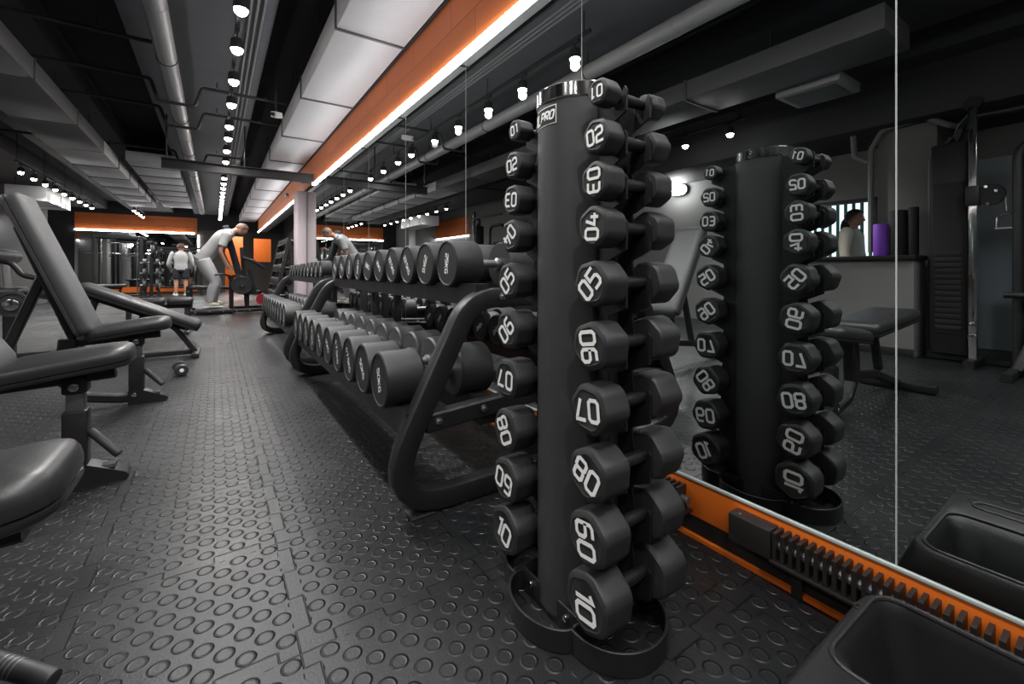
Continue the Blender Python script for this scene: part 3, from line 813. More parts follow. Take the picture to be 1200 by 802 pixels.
def tier(rack, rname, tname, y0, ry, Y1, xc, zc, wts, Ds, Lh, Ht, drop, seed):
    rnd = random.Random(seed); ysl = [y0 - ry + .26 * i for i in range(10)]
    rm = max(Ds) / 2
    last = None
    for i in range(10):
        D = Ds[i]; a = rnd.uniform(-60, -30) * D2R if i % 3 else rnd.uniform(-100, -75) * D2R
        if i > 0 and wts[i] == wts[i - 1] and D == Ds[i - 1]:
            o = dup(last, (0, 0, 0)); o.rotation_euler = (rnd.uniform(-.5, .5), 0, 0)
        else: o = round_dumbbell(wts[i], D, Lh * (.75 + .25 * D / Ds[0]), Ht, a)
        last = o
        o.location = Vector((xc, y0 + .26 * i, zc - rm + D / 2)) * S
        o['label'] = f'{wts[i].replace("KG", "kg")} round dumbbell, {rname} rack, {tname} tier, {pos[i]}'
        o['group'] = f'dumbbells on the {tname} tier of the {rname} rack'
    for sx in (-1, 1):
        x = xc + sx * (Ht / 2 + Lh * .5)
        # cups sit at the rail height of the biggest head
        pts_r = rm
        scallop_rail(rack, x, zc, ysl, pts_r, -.0, Y1 - ry, drop)
rk1 = make_rack(1.66, 4.42, 'two tier black dumbbell rack just behind the dumbbell tower')
tier(rk1, 'near', 'upper', 1.877, 1.66, 4.42, 1.12, 1.008, ['25KG', '25KG', '22.5KG', '22.5KG', '20KG', '20KG', '17.5KG', '17.5KG', '15KG', '15KG'], [.226, .226, .222, .222, .218, .218, .214, .214, .21, .21], .145, .15, .075, 1)
tier(rk1, 'near', 'lower', 1.86, 1.66, 4.42, .83, .508, ['50KG', '50KG', '47.5KG', '47.5KG', '45KG', '45KG', '42.5KG', '42.5KG', '40KG', '40KG'], [.24, .24, .238, .238, .236, .236, .234, .234, .232, .232], .17, .17, .09, 2)
rk2 = make_rack(4.82, 7.58, 'two tier black dumbbell rack farther along, ending near the pillar')
tier(rk2, 'far', 'upper', 5.04, 4.82, 7.58, 1.12, .985, ['12KG', '12KG', '10KG', '10KG', '8KG', '8KG', '6KG', '6KG', '4KG', '4KG'], [.18, .18, .175, .175, .165, .165, .155, .155, .145, .145], .11, .15, .075, 3)
tier(rk2, 'far', 'lower', 5.02, 4.82, 7.58, .83, .508, ['37.5KG', '37.5KG', '35KG', '35KG', '32.5KG', '32.5KG', '30KG', '30KG', '27.5KG', '27.5KG'], [.24, .24, .236, .236, .232, .232, .228, .228, .224, .224], .165, .17, .09, 4)

# ================================================================== CONVECTORS AND TUB BY THE MIRROR
def convector(y0, y1, label, fins=True):
    t = thing('wall_convector', label, 'heater', (XW, y0, 0), 0, 'low black convectors along the mirror wall')
    L = y1 - y0; x0 = -.062
    b = MB(); b.bb((x0, L - .13, .098), (-.003, L, .186), .004); obj('end_box', b, M['convector'], t)
    b = MB(); b.cyl((-.03, 0, .14), (-.03, L - .13, .14), .014, 10); obj('heating_pipe', b, M['greysteel'], t)
    for k in range(int((L - .14) / .022)):
        y = L - .145 - .022 * k
        if y < .01: break
        if k < 100:
            b = MB()
            b.prism([(x0 + .004, .102), (-.004, .102), (-.004, .184), (x0 + .004, .184)], (0, y, 0), (1, 0, 0), (0, 0, 1), (0, 1, 0), .010)
            obj('fin', b, M['convector'], t, smooth=False)
    b = MB(); b.bb((x0 - .004, 0, .094), (-.003, L - .13, .102), .001); obj('lower_tray', b, M['convector'], t)
    for y in (.1, L * .5, L - .2):
        b = MB(); b.bb((-.02, y, 0.0), (-.004, y + .03, .096), .002); obj('wall_foot', b, M['convector'], t)
    b = MB(); b.cyl((x0 + .02, L - .03, .186), (x0 + .02, L - .03, .189), .005, 8); obj('bolt', b, M['chrome'], t)
# end px x=854 -> Y about .858
convector(-1.55, .785, 'low black finned convector under the mirror beside the black tub')
convector(.95, 2.2, 'low black finned convector under the mirror behind the dumbbell tower')

t = thing('plastic_tub', 'black moulded plastic tub with a deep rounded recess beside the mirror', 'plastic tub', (0, .4, 0))
def rr(x0, x1, y0, y1, r, h, n=5):
    o = []
    for cx, cy, a0 in ((x1 - r, y1 - r, 0), (x0 + r, y1 - r, PI / 2), (x0 + r, y0 + r, PI), (x1 - r, y0 + r, 1.5 * PI)):
        for k in range(n + 1):
            a = a0 + PI / 2 * k / n; o.append(V(cx + r * math.cos(a), cy + r * math.sin(a), h))
    return o
b = MB()
b.rings([rr(.66, 1.345, -1.15, .05, .05, .0), rr(.675, 1.34, -1.13, .035, .06, .08), rr(.74, 1.318, -1.08, .0, .07, .18), rr(.755, 1.312, -1.07, -.008, .07, .202), rr(.775, 1.305, -1.055, -.016, .06, .214),
         rr(.80, 1.299, -1.04, -.022, .06, .22), rr(.985, 1.292, -1.0, -.036, .05, .221), rr(1.0, 1.288, -.99, -.042, .05, .212), rr(1.02, 1.286, -.97, -.05, .05, .19), rr(1.05, 1.27, -.93, -.075, .05, .05), rr(1.06, 1.26, -.92, -.085, .045, .045)])
obj('body', b, M['plastic'], t, ang=50)
lpz = rr(.985, 1.292, -1.0, -.034, .05, .2205); b = MB(); b.tube(lpz + lpz[:1], .006, 8); obj('recess_rim', b, M['plastic'], t)
lpz = rr(.84, .9, -.36, -.07, .028, .2205); b = MB(); b.tube(lpz + lpz[:1], .005, 8); obj('hand_slot', b, M['plastic'], t)
for (x, y) in ((.85, -.07), (1.27, -.04)):
    b = MB(); b.torus((x if x < 1 else 1.2, y if x < 1 else -.028, .2205), .011 if x > 1 else .016, .0025, 'Z', 20, 6); obj('plug', b, M['plastic'], t)

# ================================================================== BENCHES
def bench(y, back, label, x0=-.74, rz=0.0):
    """adjustable bench: seat towards the aisle (+x), back towards the left wall"""
    t = thing('weight_bench', label, 'weight bench', (x0, y, 0), rz, 'adjustable benches in the row on the left')
    b = MB(); pad_mesh(b, .46, .36, .27, .085, .07)
    p = obj('seat', b, M['vinyl'], t, (.015, 0, .485), (0, -math.atan2(.06, .46), 0), ang=50)
    b = MB(); pad_mesh(b, 1.0, .36, .34, .095, .05, .006)
    bk = obj('backrest', b, M['vinyl_grey'] if back > .5 else M['vinyl'], t, (-.025, 0, .52), (0, 0, 0), ang=50)
    # local x runs up the back towards the head
    bk.rotation_euler = Matrix(((-math.cos(back), 0, math.sin(back)), (0, -1, 0), (math.sin(back), 0, math.cos(back)))).to_euler()
    # frame
    sec = rrect(.075, .075, .01, 1)
    b = MB(); b.sweep(fillet([V(.40, 0, .045), V(.18, 0, .05), V(-.02, 0, .09), V(-.14, 0, .24), V(-.5, 0, .2), V(-1.05, 0, .045)], .1, 5), rrect(.06, .07, .01, 1), (0, 1, 0)); obj('spine', b, M['steel'], t)
    b = MB(); b.sweep([V(-.12, 0, .2), V(-.09, 0, .5)], rrect(.1, .075, .01, 1), (0, 1, 0)); obj('pivot_post', b, M['steel'], t)
    b = MB(); b.sweep([V(-.14, 0, .47), V(.40, 0, .5)], rrect(.05, .06, .008, 1), (0, 1, 0)); obj('seat_rail', b, M['steel'], t)
    b = MB(); b.box((.265, 0, .39), (.062, .062, .2), .006); obj('inner_post', b, M['greysteel'], t)
    b = MB(); b.box((.265, 0, .19), (.085, .085, .31), .008); sl = obj('post_sleeve', b, M['steel'], t)
    b = MB(); b.box((.265, 0, .46), (.085, .09, .075), .01); hb = obj('hinge_bracket', b, M['steel'], t)
    b = MB(); b.cyl((.265, -.045, .455), (.265, -.056, .455), .019, 16, .004); obj('bolt', b, M['chrome'], hb)
    b = MB(); b.cyl((.31, -.0, .24), (.42, -.07, .13), .018, 12, .005); obj('lever_grip', b, M['rubber'], t)
    b = MB(); b.prism([(.29, 0), (.43, 0), (.45, .02), (.44, .035), (.30, .10), (.22, .10), (.22, 0)], (0, -.045, 0), (1, 0, 0), (0, 0, 1), (0, 1, 0), .09); ft = obj('front_foot', b, M['steel'], t)
    b = MB(); b.cyl((.255, -.046, .07), (.255, -.054, .07), .015, 12, .003); obj('bolt', b, M['chrome'], ft)
    b = MB(); b.box((-1.05, 0, .04), (.1, .5, .06), .008); obj('rear_foot', b, M['steel'], t)
    c, s_ = math.cos(back), math.sin(back)
    q = V(-.025 - .50 * c, 0, .52 + .50 * s_)
    q2 = V(-.45 - .2 * (1 - s_), 0, .215)
    b = MB(); b.sweep([q2, q + V(-.0 * s_, 0, -.03 * c)], rrect(.055, .05, .008, 1), (0, 1, 0)); obj('back_strut', b, M['steel'], t)
    b = MB(); b.sweep([V(-.05, 0, .5) + V(-s_ * .02, 0, -.02 * c), V(-.025 - .8 * c, 0, .52 + .8 * s_) + V(-s_ * .02, 0, -.02 * c)], rrect(.04, .06, .008, 1), (0, 1, 0)); obj('back_rail', b, M['steel'], t)
    return t
bench(4.2, 69 * D2R, 'black weight bench with its grey backrest raised steeply, in the left row')
bench(2.75, 60 * D2R, 'black weight bench in the left row with only its seat showing, second from the camera', -.785)
b3 = bench(1.2, 3 * D2R, 'flat black weight bench at the left edge nearest the camera', -.695)

b = MB(); b.cyl((.225, .31, .115), (.40, .17, .07), .021, 14, .006); lg = obj('lever_grip', b, M['rubber'], b3)
for k in (.45, .5, .55, .6):
    p = V(.225, .31, .115).lerp(V(.40, .17, .07), k); d = (V(.40, .17, .07) - V(.225, .31, .115)).normalized()
    b = MB(); b.cyl(p, p + d * .004, .0216, 14); obj('grip_ring', b, M['greysteel'], lg)
b = MB(); b.tube([V(.26, .03, .1), V(.23, .31, .115)], .014, 8); obj('lever_rod', b, M['steel'], b3)
# decline bench
t = thing('decline_bench', 'long black decline bench sloping down to the aisle behind the raised bench', 'weight bench', (-.18, 6.2, 0))
b = MB(); pad_mesh(b, 1.12, .36, .36, .1, .06, .006); o = obj('pad', b, M['vinyl'], t, (.02, 0, .28), (0, 0, 0), ang=50)
o.rotation_euler = Matrix(((-.9, 0, .436), (0, -1, 0), (.436, 0, .9))).to_euler()
b = MB(); b.sweep([V(-.1, 0, .32), V(-.98, 0, .745)], rrect(.06, .06, .01, 1), (0, 1, 0)); obj('pad_rail', b, M['steel'], t)
b = MB(); b.sweep(fillet([V(-.5, -.02, .46), V(-.2, -.02, .34), V(.0, -.02, .03)], .18), rrect(.05, .06, .01, 1), (0, 1, 0)); obj('leg', b, M['steel'], t)
b = MB(); b.sweep(fillet([V(-.85, .0, .66), V(-.95, 0, .3), V(-.98, 0, .03)], .1), rrect(.06, .06, .01, 1), (0, 1, 0)); obj('leg', b, M['steel'], t)
for x in (.0, -.98):
    b = MB(); b.box((x, 0, .025), (.07, .5, .05), .008); obj('foot_bar', b, M['steel'], t)
b = MB(); b.sweep([V(.0, 0, .04), V(-.98, 0, .04)], rrect(.05, .05, .008, 1), (0, 1, 0)); obj('base_rail', b, M['steel'], t)
# flat bench
t = thing('flat_bench', 'flat black two pad bench beside the machine the man stands on', 'weight bench', (-.7, 8.4, 0))
b = MB(); pad_mesh(b, .5, .32, .32, .1, .05, .006); obj('pad', b, M['vinyl'], t, (-.42, 0, .45), ang=50)
b = MB(); pad_mesh(b, .32, .32, .3, .1, .05, .006); obj('pad', b, M['vinyl'], t, (.1, 0, .45), ang=50)
b = MB(); b.bb((-.4, -.035, .39), (.4, .035, .45), .006); obj('rail', b, M['steel'], t)
for x in (-.34, .34):
    b = MB(); b.bb((x - .03, -.03, .04), (x + .03, .03, .4), .006); obj('leg', b, M['steel'], t)
    b = MB(); b.bb((x - .035, -.22, 0), (x + .035, .22, .045), .006); obj('foot_bar', b, M['steel'], t)

# loose small dumbbell on the floor
t = thing('small_dumbbell', 'small black dumbbell lying on the floor beside the bench feet', 'dumbbell', (-.27, 5.15, .052), math.radians(98))
for sx in (-1, 1):
    b = MB(); b.lathe([(.02, sx * .06), (.05, sx * .063), (.052, sx * .075), (.052, sx * .12), (.045, sx * .13), (.02, sx * .13)], ax='X', n=24); hd = obj('head', b, M['rubber'], t)
    b = MB(); b.lathe([(.018, sx * .128), (.016, sx * .135), (.002, sx * .136)], ax='X', n=16); obj('end_cap', b, M['white'], hd)
b = MB(); b.cyl((-.07, 0, 0), (.07, 0, 0), .014, 12); obj('handle', b, M['satin'], t)

# ================================================================== PEOPLE
def skinned(nodes, edges, sub=1, root=0):
    """grow one continuous surface round a skeleton: nodes are (point, radius)"""
    me = bpy.data.meshes.new('skeleton')
    me.from_pydata([tuple(p) for p, r in nodes], edges, []); me.update()
    o = bpy.data.objects.new('skeleton', me); COL.objects.link(o)
    md = o.modifiers.new('Skin', 'SKIN')
    lay = me.skin_vertices[0].data if me.skin_vertices else None
    for i, (p, r) in enumerate(nodes):
        rr_ = r if isinstance(r, tuple) else (r, r)
        lay[i].radius = rr_; lay[i].use_root = (i == root)
    ss = o.modifiers.new('Sub', 'SUBSURF'); ss.levels = sub; ss.render_levels = sub
    dg = bpy.context.evaluated_depsgraph_get(); dg.update()
    ev = o.evaluated_get(dg); m2 = ev.to_mesh()
    mb = MB(); mb.bm.from_mesh(m2); ev.to_mesh_clear()
    bpy.data.objects.remove(o); bpy.data.meshes.remove(me)
    return mb

def person(label, loc, rotz, P, mats_, shorts=False, sleeves='short', hair='short', sweater=False):
    """P: joint positions (x forward, y left, z up); left/right pairs as P['kneeL'] ..."""
    t = thing('person', label, 'person', loc, rotz)
    g = {k: Vector(v) for k, v in P.items()}
    N = []; E = []
    def nd(p, r, par=None):
        N.append((Vector(p), r)); i = len(N) - 1
        if par is not None: E.append((par, i))
        return i
    pel = nd(g['pelvis'], .13); sp = nd(g['pelvis'].lerp(g['chest'], .5), .13, pel); ch = nd(g['chest'], .15, sp)
    nb = nd(g['neck'], .07, ch); hd0 = nd(g['neck'].lerp(g['head'], .45), .065, nb)
    hd = nd(g['head'], .105, hd0); up = (g['head'] - g['neck']).normalized(); nd(g['head'] + up * .06, .1, hd)
    for s_ in 'LR':
        sh = nd(g['sh' + s_], .07, ch); el = nd(g['elbow' + s_], .048, sh); wr = nd(g['wrist' + s_], .035, el)
        pd = (g['wrist' + s_] - g['elbow' + s_]).normalized(); fw = g.get('finger' + s_, pd)
        fw = Vector(fw).normalized(); side = fw.cross(V(0, 1, 0)).normalized() if abs(fw.y) < .9 else V(1, 0, 0)
        pm = nd(g['wrist' + s_] + pd * .05, (.042, .03), wr)
        ys = V(0, 1, 0)
        for k, ln in enumerate((.085, .095, .09, .07)):
            off = side * ((k - 1.5) * .022)
            a = nd(N[pm][0] + off + fw * .045, .0115, pm); b_ = nd(N[a][0] + fw * ln * .5, .0105, a); nd(N[b_][0] + (fw * .7 + pd * .2 - V(0, 0, .2)) * ln * .5, .009, b_)
        th = nd(N[pm][0] + side * -.05 + fw * .01, .013, pm); nd(N[th][0] + fw * .05, .011, th)
        hp = nd(g['hip' + s_], .11, pel); kn = nd(g['knee' + s_], .075, hp); cf = nd(g['knee' + s_].lerp(g['ankle' + s_], .3), .072, kn)
        an = nd(g['ankle' + s_], .045, cf); nd(g['toe' + s_], .04, an)
    mb = skinned(N, E, 2, pel)
    # face: nose, ears, brow on the same body mesh
    f = g['face'].normalized(); hc = g['head'] + up * .02; sd = f.cross(up).normalized()
    mb.ball(hc, .125, 16, (1, .86, 1.1)); mb.ball(hc + f * .125 - up * .02, .022, 8); mb.ball(hc + f * .1 - up * .085, .03, 8)
    for q in (-1, 1): mb.ball(hc + sd * q * .108 - up * .015, .03, 8, (.7, .5, 1.1)); mb.ball(hc + f * .106 + sd * q * .042 + up * .015, .014, 8)
    obj('body', mb, M['skin'], t, ang=180)
    hb = MB()
    b2 = bmesh.new(); bmesh.ops.create_uvsphere(b2, u_segments=18, v_segments=12, radius=.132 if hair == 'short' else .15)
    bmesh.ops.bisect_plane(b2, geom=b2.verts[:] + b2.edges[:] + b2.faces[:], plane_co=(0, 0, 0), plane_no=tuple(f * .8 - up * .75), clear_outer=True)
    hb.merge(b2, Matrix.Translation(hc + up * .012)); obj('hair', hb, M['hairshort'] if hair == 'short' else M['hair'], t)
    if hair == 'long':
        hb = MB(); hb.ball(hc - f * .1 - up * .16, .09, 12, (.9, 1, 1.9)); obj('ponytail', hb, M['hair'], t)
    # clothing lofted round the limbs
    def limb(mb, P_, n=18, k=4):
        pts = [Vector(p) for p, r in P_]; rs = [r if isinstance(r, tuple) else (r, r) for p, r in P_]
        ring = []; m = len(pts)
        for i in range(m - 1):
            p0, p1, p2, p3 = pts[max(i - 1, 0)], pts[i], pts[i + 1], pts[min(i + 2, m - 1)]
            for q in range(k + (1 if i == m - 2 else 0)):
                u = q / k
                c = .5 * ((2 * p1) + (p2 - p0) * u + (2 * p0 - 5 * p1 + 4 * p2 - p3) * u * u + (3 * p1 - p0 - 3 * p2 + p3) * u ** 3)
                d = .5 * ((p2 - p0) + 2 * (2 * p0 - 5 * p1 + 4 * p2 - p3) * u + 3 * (3 * p1 - p0 - 3 * p2 + p3) * u * u)
                d.normalize(); w_ = u * u * (3 - 2 * u)
                ring.append((c, d, rs[i][0] * (1 - w_) + rs[i + 1][0] * w_, rs[i][1] * (1 - w_) + rs[i + 1][1] * w_))
        loops = []
        for c, d, a, b_ in ring:
            lat = V(0, 1, 0) - d * d.y
            lat.normalize(); sd_ = lat.cross(d)
            loops.append([c + sd_ * a * math.cos(2 * PI * q / n) + lat * b_ * math.sin(2 * PI * q / n) for q in range(n)])
        mb.rings(loops)
    dr = (g['chest'] - g['pelvis']).normalized()
    b = MB()
    limb(b, [(g['pelvis'] - dr * .06, (.165, .205)), (g['pelvis'] + dr * .06, (.165, .2)), (g['pelvis'].lerp(g['chest'], .5), (.155, .195)), (g['chest'], (.165, .235)), (g['chest'].lerp(g['neck'], .45), (.15, .23)), (g['chest'].lerp(g['neck'], .8), (.1, .13)), (g['neck'], (.075, .08))])
    for s_ in 'LR':
        if sleeves == 'short': limb(b, [(g['sh' + s_] * .85 + g['chest'] * .15, .1), (g['sh' + s_], .105), (g['sh' + s_].lerp(g['elbow' + s_], .45), .085), (g['sh' + s_].lerp(g['elbow' + s_], .72), .084)])
        else: limb(b, [(g['sh' + s_] * .85 + g['chest'] * .15, .1), (g['sh' + s_], .092), (g['elbow' + s_], .066), (g['elbow' + s_].lerp(g['wrist' + s_], .55), .066), (g['elbow' + s_].lerp(g['wrist' + s_], .95), .048)])
    obj('shirt', b, mats_[0], t, ang=180)
    b = MB()
    limb(b, [(g['pelvis'] + dr * .1, (.145, .185)), (g['pelvis'], (.158, .196)), (g['pelvis'] - V(0, 0, .11), (.15, .19)), (g['pelvis'] - V(0, 0, .17), (.1, .12))])
    for s_ in 'LR':
        h_, k_, a_ = g['hip' + s_], g['knee' + s_], g['ankle' + s_]
        if shorts: limb(b, [(h_ + V(0, 0, .04), .125), (h_.lerp(k_, .3), .13), (h_.lerp(k_, .78), .12)])
        else: limb(b, [(h_ + V(0, 0, .04), (.145, .12)), (h_.lerp(k_, .3), (.142, .125)), (k_, .1), (k_.lerp(a_, .35), .1), (k_.lerp(a_, .8), .075), (k_.lerp(a_, .96), .062)])
    obj('shorts' if shorts else 'trousers', b, mats_[1], t, ang=180)
    for s_ in 'LR':
        an, to = g['ankle' + s_], g['toe' + s_]; d = (to - an); d.z = 0; d.normalize()
        zz = an.z - .095
        b = MB(); N2 = [(V(an.x, an.y, zz + .06) - d * .05, (.062, .06)), (V(an.x, an.y, zz + .06) + d * .08, (.06, .06)), (V(an.x, an.y, zz + .045) + d * .2, (.055, .045)), (V(an.x, an.y, zz + .11), (.055, .05))]
        obj('shoe', skinned(N2, [(0, 1), (1, 2), (0, 3)], 2, 0), mats_[2], t, ang=180)
        b = MB(); c = V(an.x, an.y, zz + .012) + d * .075; b.box(c, (.36, .11, .024), .01, (0, 0, math.atan2(d.y, d.x))); obj('sole', b, M['shoewhite'], t)
    return t

PF = .115   # platform height under the bending man
P1 = dict(pelvis=(-.15, 0, 1.10), chest=(.2, 0, 1.58), neck=(.42, 0, 1.74), head=(.575, 0, 1.80), face=(.8, 0, -.62),
          shL=(.3, .22, 1.66), shR=(.3, -.22, 1.66), elbowL=(.22, .3, 1.27), elbowR=(.17, -.3, 1.27), wristL=(.34, .2, .99), wristR=(.29, -.25, .98), fingerL=(.8, 0, -.6), fingerR=(.8, 0, -.6),
          hipL=(-.14, .12, 1.05), hipR=(-.14, -.12, 1.05), kneeL=(.1, .15, .6), kneeR=(.07, -.14, .6), ankleL=(.06, .16, .115), ankleR=(-.03, -.14, .115), toeL=(.25, .18, .05), toeR=(.16, -.16, .05))
person('person in grey tee and pale grey joggers bending forward on a black machine', (-.08, 11.95, PF), 0, P1, (M['shirt'], M['trouser'], M['shoe']))
P2 = dict(pelvis=(0, 0, 1.03), chest=(-.01, 0, 1.42), neck=(.02, 0, 1.66), head=(.04, 0, 1.8), face=(1, 0, -.1),
          shL=(0, .24, 1.56), shR=(0, -.24, 1.56), elbowL=(.02, .36, 1.2), elbowR=(.02, -.36, 1.2), wristL=(.2, .33, 1.0), wristR=(.2, -.33, 1.0),
          hipL=(0, .12, .98), hipR=(0, -.12, .98), kneeL=(.02, .14, .55), kneeR=(.02, -.14, .55), ankleL=(-.02, .15, .115), ankleR=(-.02, -.15, .115), toeL=(.16, .2, .05), toeR=(.16, -.2, .05))
person('person in grey sweater and black shorts standing with back turned near the back mirrors', (-1.05, 20.4, 0), PI / 2, P2, (M['shirt'], M['cap'], M['shoewhite']), shorts=True, sleeves='long')
P3 = dict(P2)
person('person with dark ponytail in a cream top behind the reception window, seen in the mirror', (-5.85, 2.83, 0), -PI / 2, P3, (M['cream'], M['cap'], M['shoewhite']), sleeves='long', hair='long')

# ================================================================== MACHINE UNDER THE BENDING MAN
def plate(mb_name, parent, c, r, th=.04, ax='X', m=None):
    b = MB(); b.lathe([(.03, -th / 2), (r * .3, -th / 2), (r * .34, -th * .3), (r * .8, -th * .3), (r * .84, -th / 2), (r * .97, -th / 2), (r, -th * .3), (r, th * .3), (r * .97, th / 2), (r * .84, th / 2), (r * .8, th * .3), (r * .34, th * .3), (r * .3, th / 2), (.03, th / 2)], c, ax, 32)
    return obj(mb_name, b, m or M['rubber'], parent)
t = thing('row_machine', 'black plate loaded row machine on the floor under the bending man', 'gym machine', (-.47, 11.55, 0))
sec = rrect(.075, .075, .01, 1)
def beam(name, p, q, par, s_=.075, m=None, fil=None):
    b = MB(); pts = [Vector(x) for x in (p if isinstance(p, list) else [p, q])]
    if fil: pts = fillet(pts, fil)
    d = pts[-1] - pts[0]
    b.sweep(pts, rrect(s_, s_, s_ * .15, 1), (0, 1, 0) if abs(d.y) < max(abs(d.x), abs(d.z)) * .5 else ((1, 0, 0) if abs(d.x) < 1e-6 else None)); return obj(name, b, m or M['steel'], par)
for y in (0, .95):
    beam('base_rail', (0, y, .06), (1.5, y, .06), t)
    for k in range(6):
        b = MB(); b.cyl((.12 + .25 * k, y - .038, .06), (.12 + .25 * k, y - .046, .06), .012, 10); obj('bolt', b, M['satin'], t)
for x in (0, .75, 1.46):
    beam('cross_rail', (x, 0, .04), (x, .95, .04), t)
beam('upright', (0, 0, .02), (0, 0, .62), t, .08); beam('upright', (0, .95, .02), (0, .95, .62), t, .08)
for k in range(4):
    b = MB(); b.cyl((0, -.04, .12 + .13 * k), (0, -.047, .12 + .13 * k), .016, 10); obj('bolt', b, M['satin'], t)
beam('top_rail', (0, 0, .58), (.32, 0, .58), t, .07); beam('top_rail', (0, .95, .58), (1.35, .95, .5), t, .07); beam('cross_rail', (0, 0, .56), (0, .95, .56), t, .06)
b = MB(); b.bb((.1, .1, .075), (.72, .85, PF - .003), .008); obj('foot_platform', b, M['steel'], t)
beam('pivot_post', (.78, .45, .06), (.78, .45, .8), t, .09); beam('lever_arm', [(.72, .45, .78), (.9, .42, .85), (1.4, .4, .4)], None, t, .07, None, .1)
b = MB(); pad_mesh(b, 1.25, .36, .3, .12, .07); o = obj('chest_pad', b, M['cap'], t, (1.02, .62, .8))
o.rotation_euler = Matrix(((-.235, 0, -.972), (0, 1, 0), (.972, 0, -.235))).to_euler()
beam('pad_post', (1.1, .62, .06), (.99, .62, 1.5), t, .08); beam('seat_back', (1.25, .3, .4), (1.12, .3, 1.0), t, .07)
b = MB(); b.tube(fillet([V(1.0, .2, 1.25), V(1.2, .2, 1.18), V(1.42, .2, 1.02)], .06), .035, 10); obj('grip_arm', b, M['vinyl'], t)
b = MB(); b.tube([V(1.0, .2, 1.25), V(1.03, .62, 1.25)], .03, 8); obj('arm_root', b, M['steel'], t)
b = MB(); b.tube(fillet([V(.46, .15, .86), V(.62, .15, .88), V(.78, .3, .82)], .05), .02, 10); obj('handle', b, M['rubber'], t)
b = MB(); b.tube(fillet([V(.46, .75, .86), V(.62, .75, .88), V(.78, .6, .82)], .05), .02, 10); obj('handle', b, M['rubber'], t)
b = MB(); b.cyl((.98, .1, .62), (.98, .85, .62), .025, 12); obj('plate_sleeve', b, M['chrome'], t)
for (y, r, l) in ((.2, .21, 'black weight plate on the front of the row machine sleeve'), (.27, .21, 'black weight plate second on the row machine sleeve'), (.74, .19, 'black weight plate at the rear of the row machine sleeve')):
    p = thing('weight_plate', l, 'weight plate', (.51, 11.55 + y, .62), 0, 'plates on the row machine'); plate('disc', p, (0, 0, 0), r, .045, 'Y')
    b = MB(); b.torus((0, 0, 0), .032, .012, 'Y', 16, 6); obj('hub', b, M['satin'], p)
p = thing('weight_plate', 'small red weight plate stored low on the row machine', 'weight plate', (.9, 11.49, .3), 0); plate('disc', p, (0, 0, 0), .13, .045, 'Y', M['red'])
b = MB(); b.torus((0, 0, 0), .03, .012, 'Y', 16, 6); obj('hub', b, M['satin'], p)
b = MB(); b.cyl((1.37, -.1, .3), (1.37, .1, .3), .022, 10); b.cyl((1.37, 0, .08), (1.37, 0, .3), .02, 8); obj('storage_peg', b, M['chrome'], t)
beam('seat_post', (1.1, .45, .06), (1.1, .45, .4), t, .07)
b = MB(); pad_mesh(b, .4, .34, .34, .09, .06); obj('seat', b, M['vinyl'], t, (.98, .45, .4))

# ================================================================== FAR VERTICAL DUMBBELL STAND
t = thing('dumbbell_stand', 'black five tier stand of small dumbbells beyond the pillar', 'dumbbell rack', (1.02, 9.6, 0))
for y in (0, 1.5):
    beam('side_frame', [(-.12, y, .04), (-.02, y, .5), (.2, y, 1.62)], None, t, .07, None, .2); beam('floor_foot', (-.15, y, .03), (.38, y, .03), t, .06); beam('rear_leg', (.2, y, 1.55), (.36, y, .05), t, .06)
sh_h = [.38, .66, .94, 1.22, 1.5]
for k, h in enumerate(sh_h):
    xx = -.02 + (h - .5) * .196
    b = MB(); b.box((xx + .1, .75, h), (.24, 1.5, .02), .004); b.box((xx - .02, .75, h + .012), (.015, 1.5, .03), .003); obj('shelf', b, M['steel'], t)
def mini(parent_scale, D, label):
    q = thing('small_round_dumbbell', label, 'dumbbell', (0, 0, 0), 0, 'small dumbbells on the five tier stand')
    for sx in (-1, 1):
        b = MB(); b.lathe([(.02, sx * .05), (D / 2 * .92, sx * .052), (D / 2, sx * .062), (D / 2, sx * .115), (D / 2 * .9, sx * .125), (.01, sx * .125)], ax='X', n=20); obj('head', b, M['rubber_round'], q)
    b = MB(); b.cyl((-.055, 0, 0), (.055, 0, 0), .016, 12); obj('handle', b, M['satin'], q); return q
lv = ['lowest', 'second lowest', 'middle', 'second highest', 'top']
for k, h in enumerate(sh_h):
    D = .17 - .016 * k
    for j in range(7):
        lab = f'small black dumbbell on the {lv[k]} shelf beyond the pillar, {ordn[j]} along'
        q = mini(1, D, lab) if j == 0 else dup(q0, (0, 0, 0), None, lab)
        if j == 0: q0 = q
        q.location = V(1.02 + (-.02 + (h - .5) * .196) + .115, 9.6 + .14 + .205 * j, h + .01 + D / 2) * S

# ================================================================== SMITH MACHINE, RACKED BARBELL, FAR BENCH
t = thing('smith_machine', 'black power cage with chrome guide rods before the back mirrors', 'gym machine', (-3.4, 20.2, 0))
for x in (0, 1.24):
    for y in (0, 1.0): beam('post', (x, y, 0), (x, y, 2.16), t, .085)
    beam('side_beam', (x, 0, 2.12), (x, 1.0, 2.12), t, .075); beam('floor_beam', (x, 0, .04), (x, 1.0, .04), t, .075)
    b = MB(); b.cyl((x + (.14 if x == 0 else -.14), .3, .06), (x + (.14 if x == 0 else -.14), .3, 2.1), .022, 12); obj('guide_rod', b, M['chrome'], t)
beam('front_beam', (0, 0, 2.12), (1.24, 0, 2.12), t, .075); beam('rear_beam', (0, 1.0, 2.12), (1.24, 1.0, 2.12), t, .075); beam('guide_beam', (0, .3, 2.1), (1.24, .3, 2.1), t, .06); beam('guide_beam', (0, .3, .05), (1.24, .3, .05), t, .06)
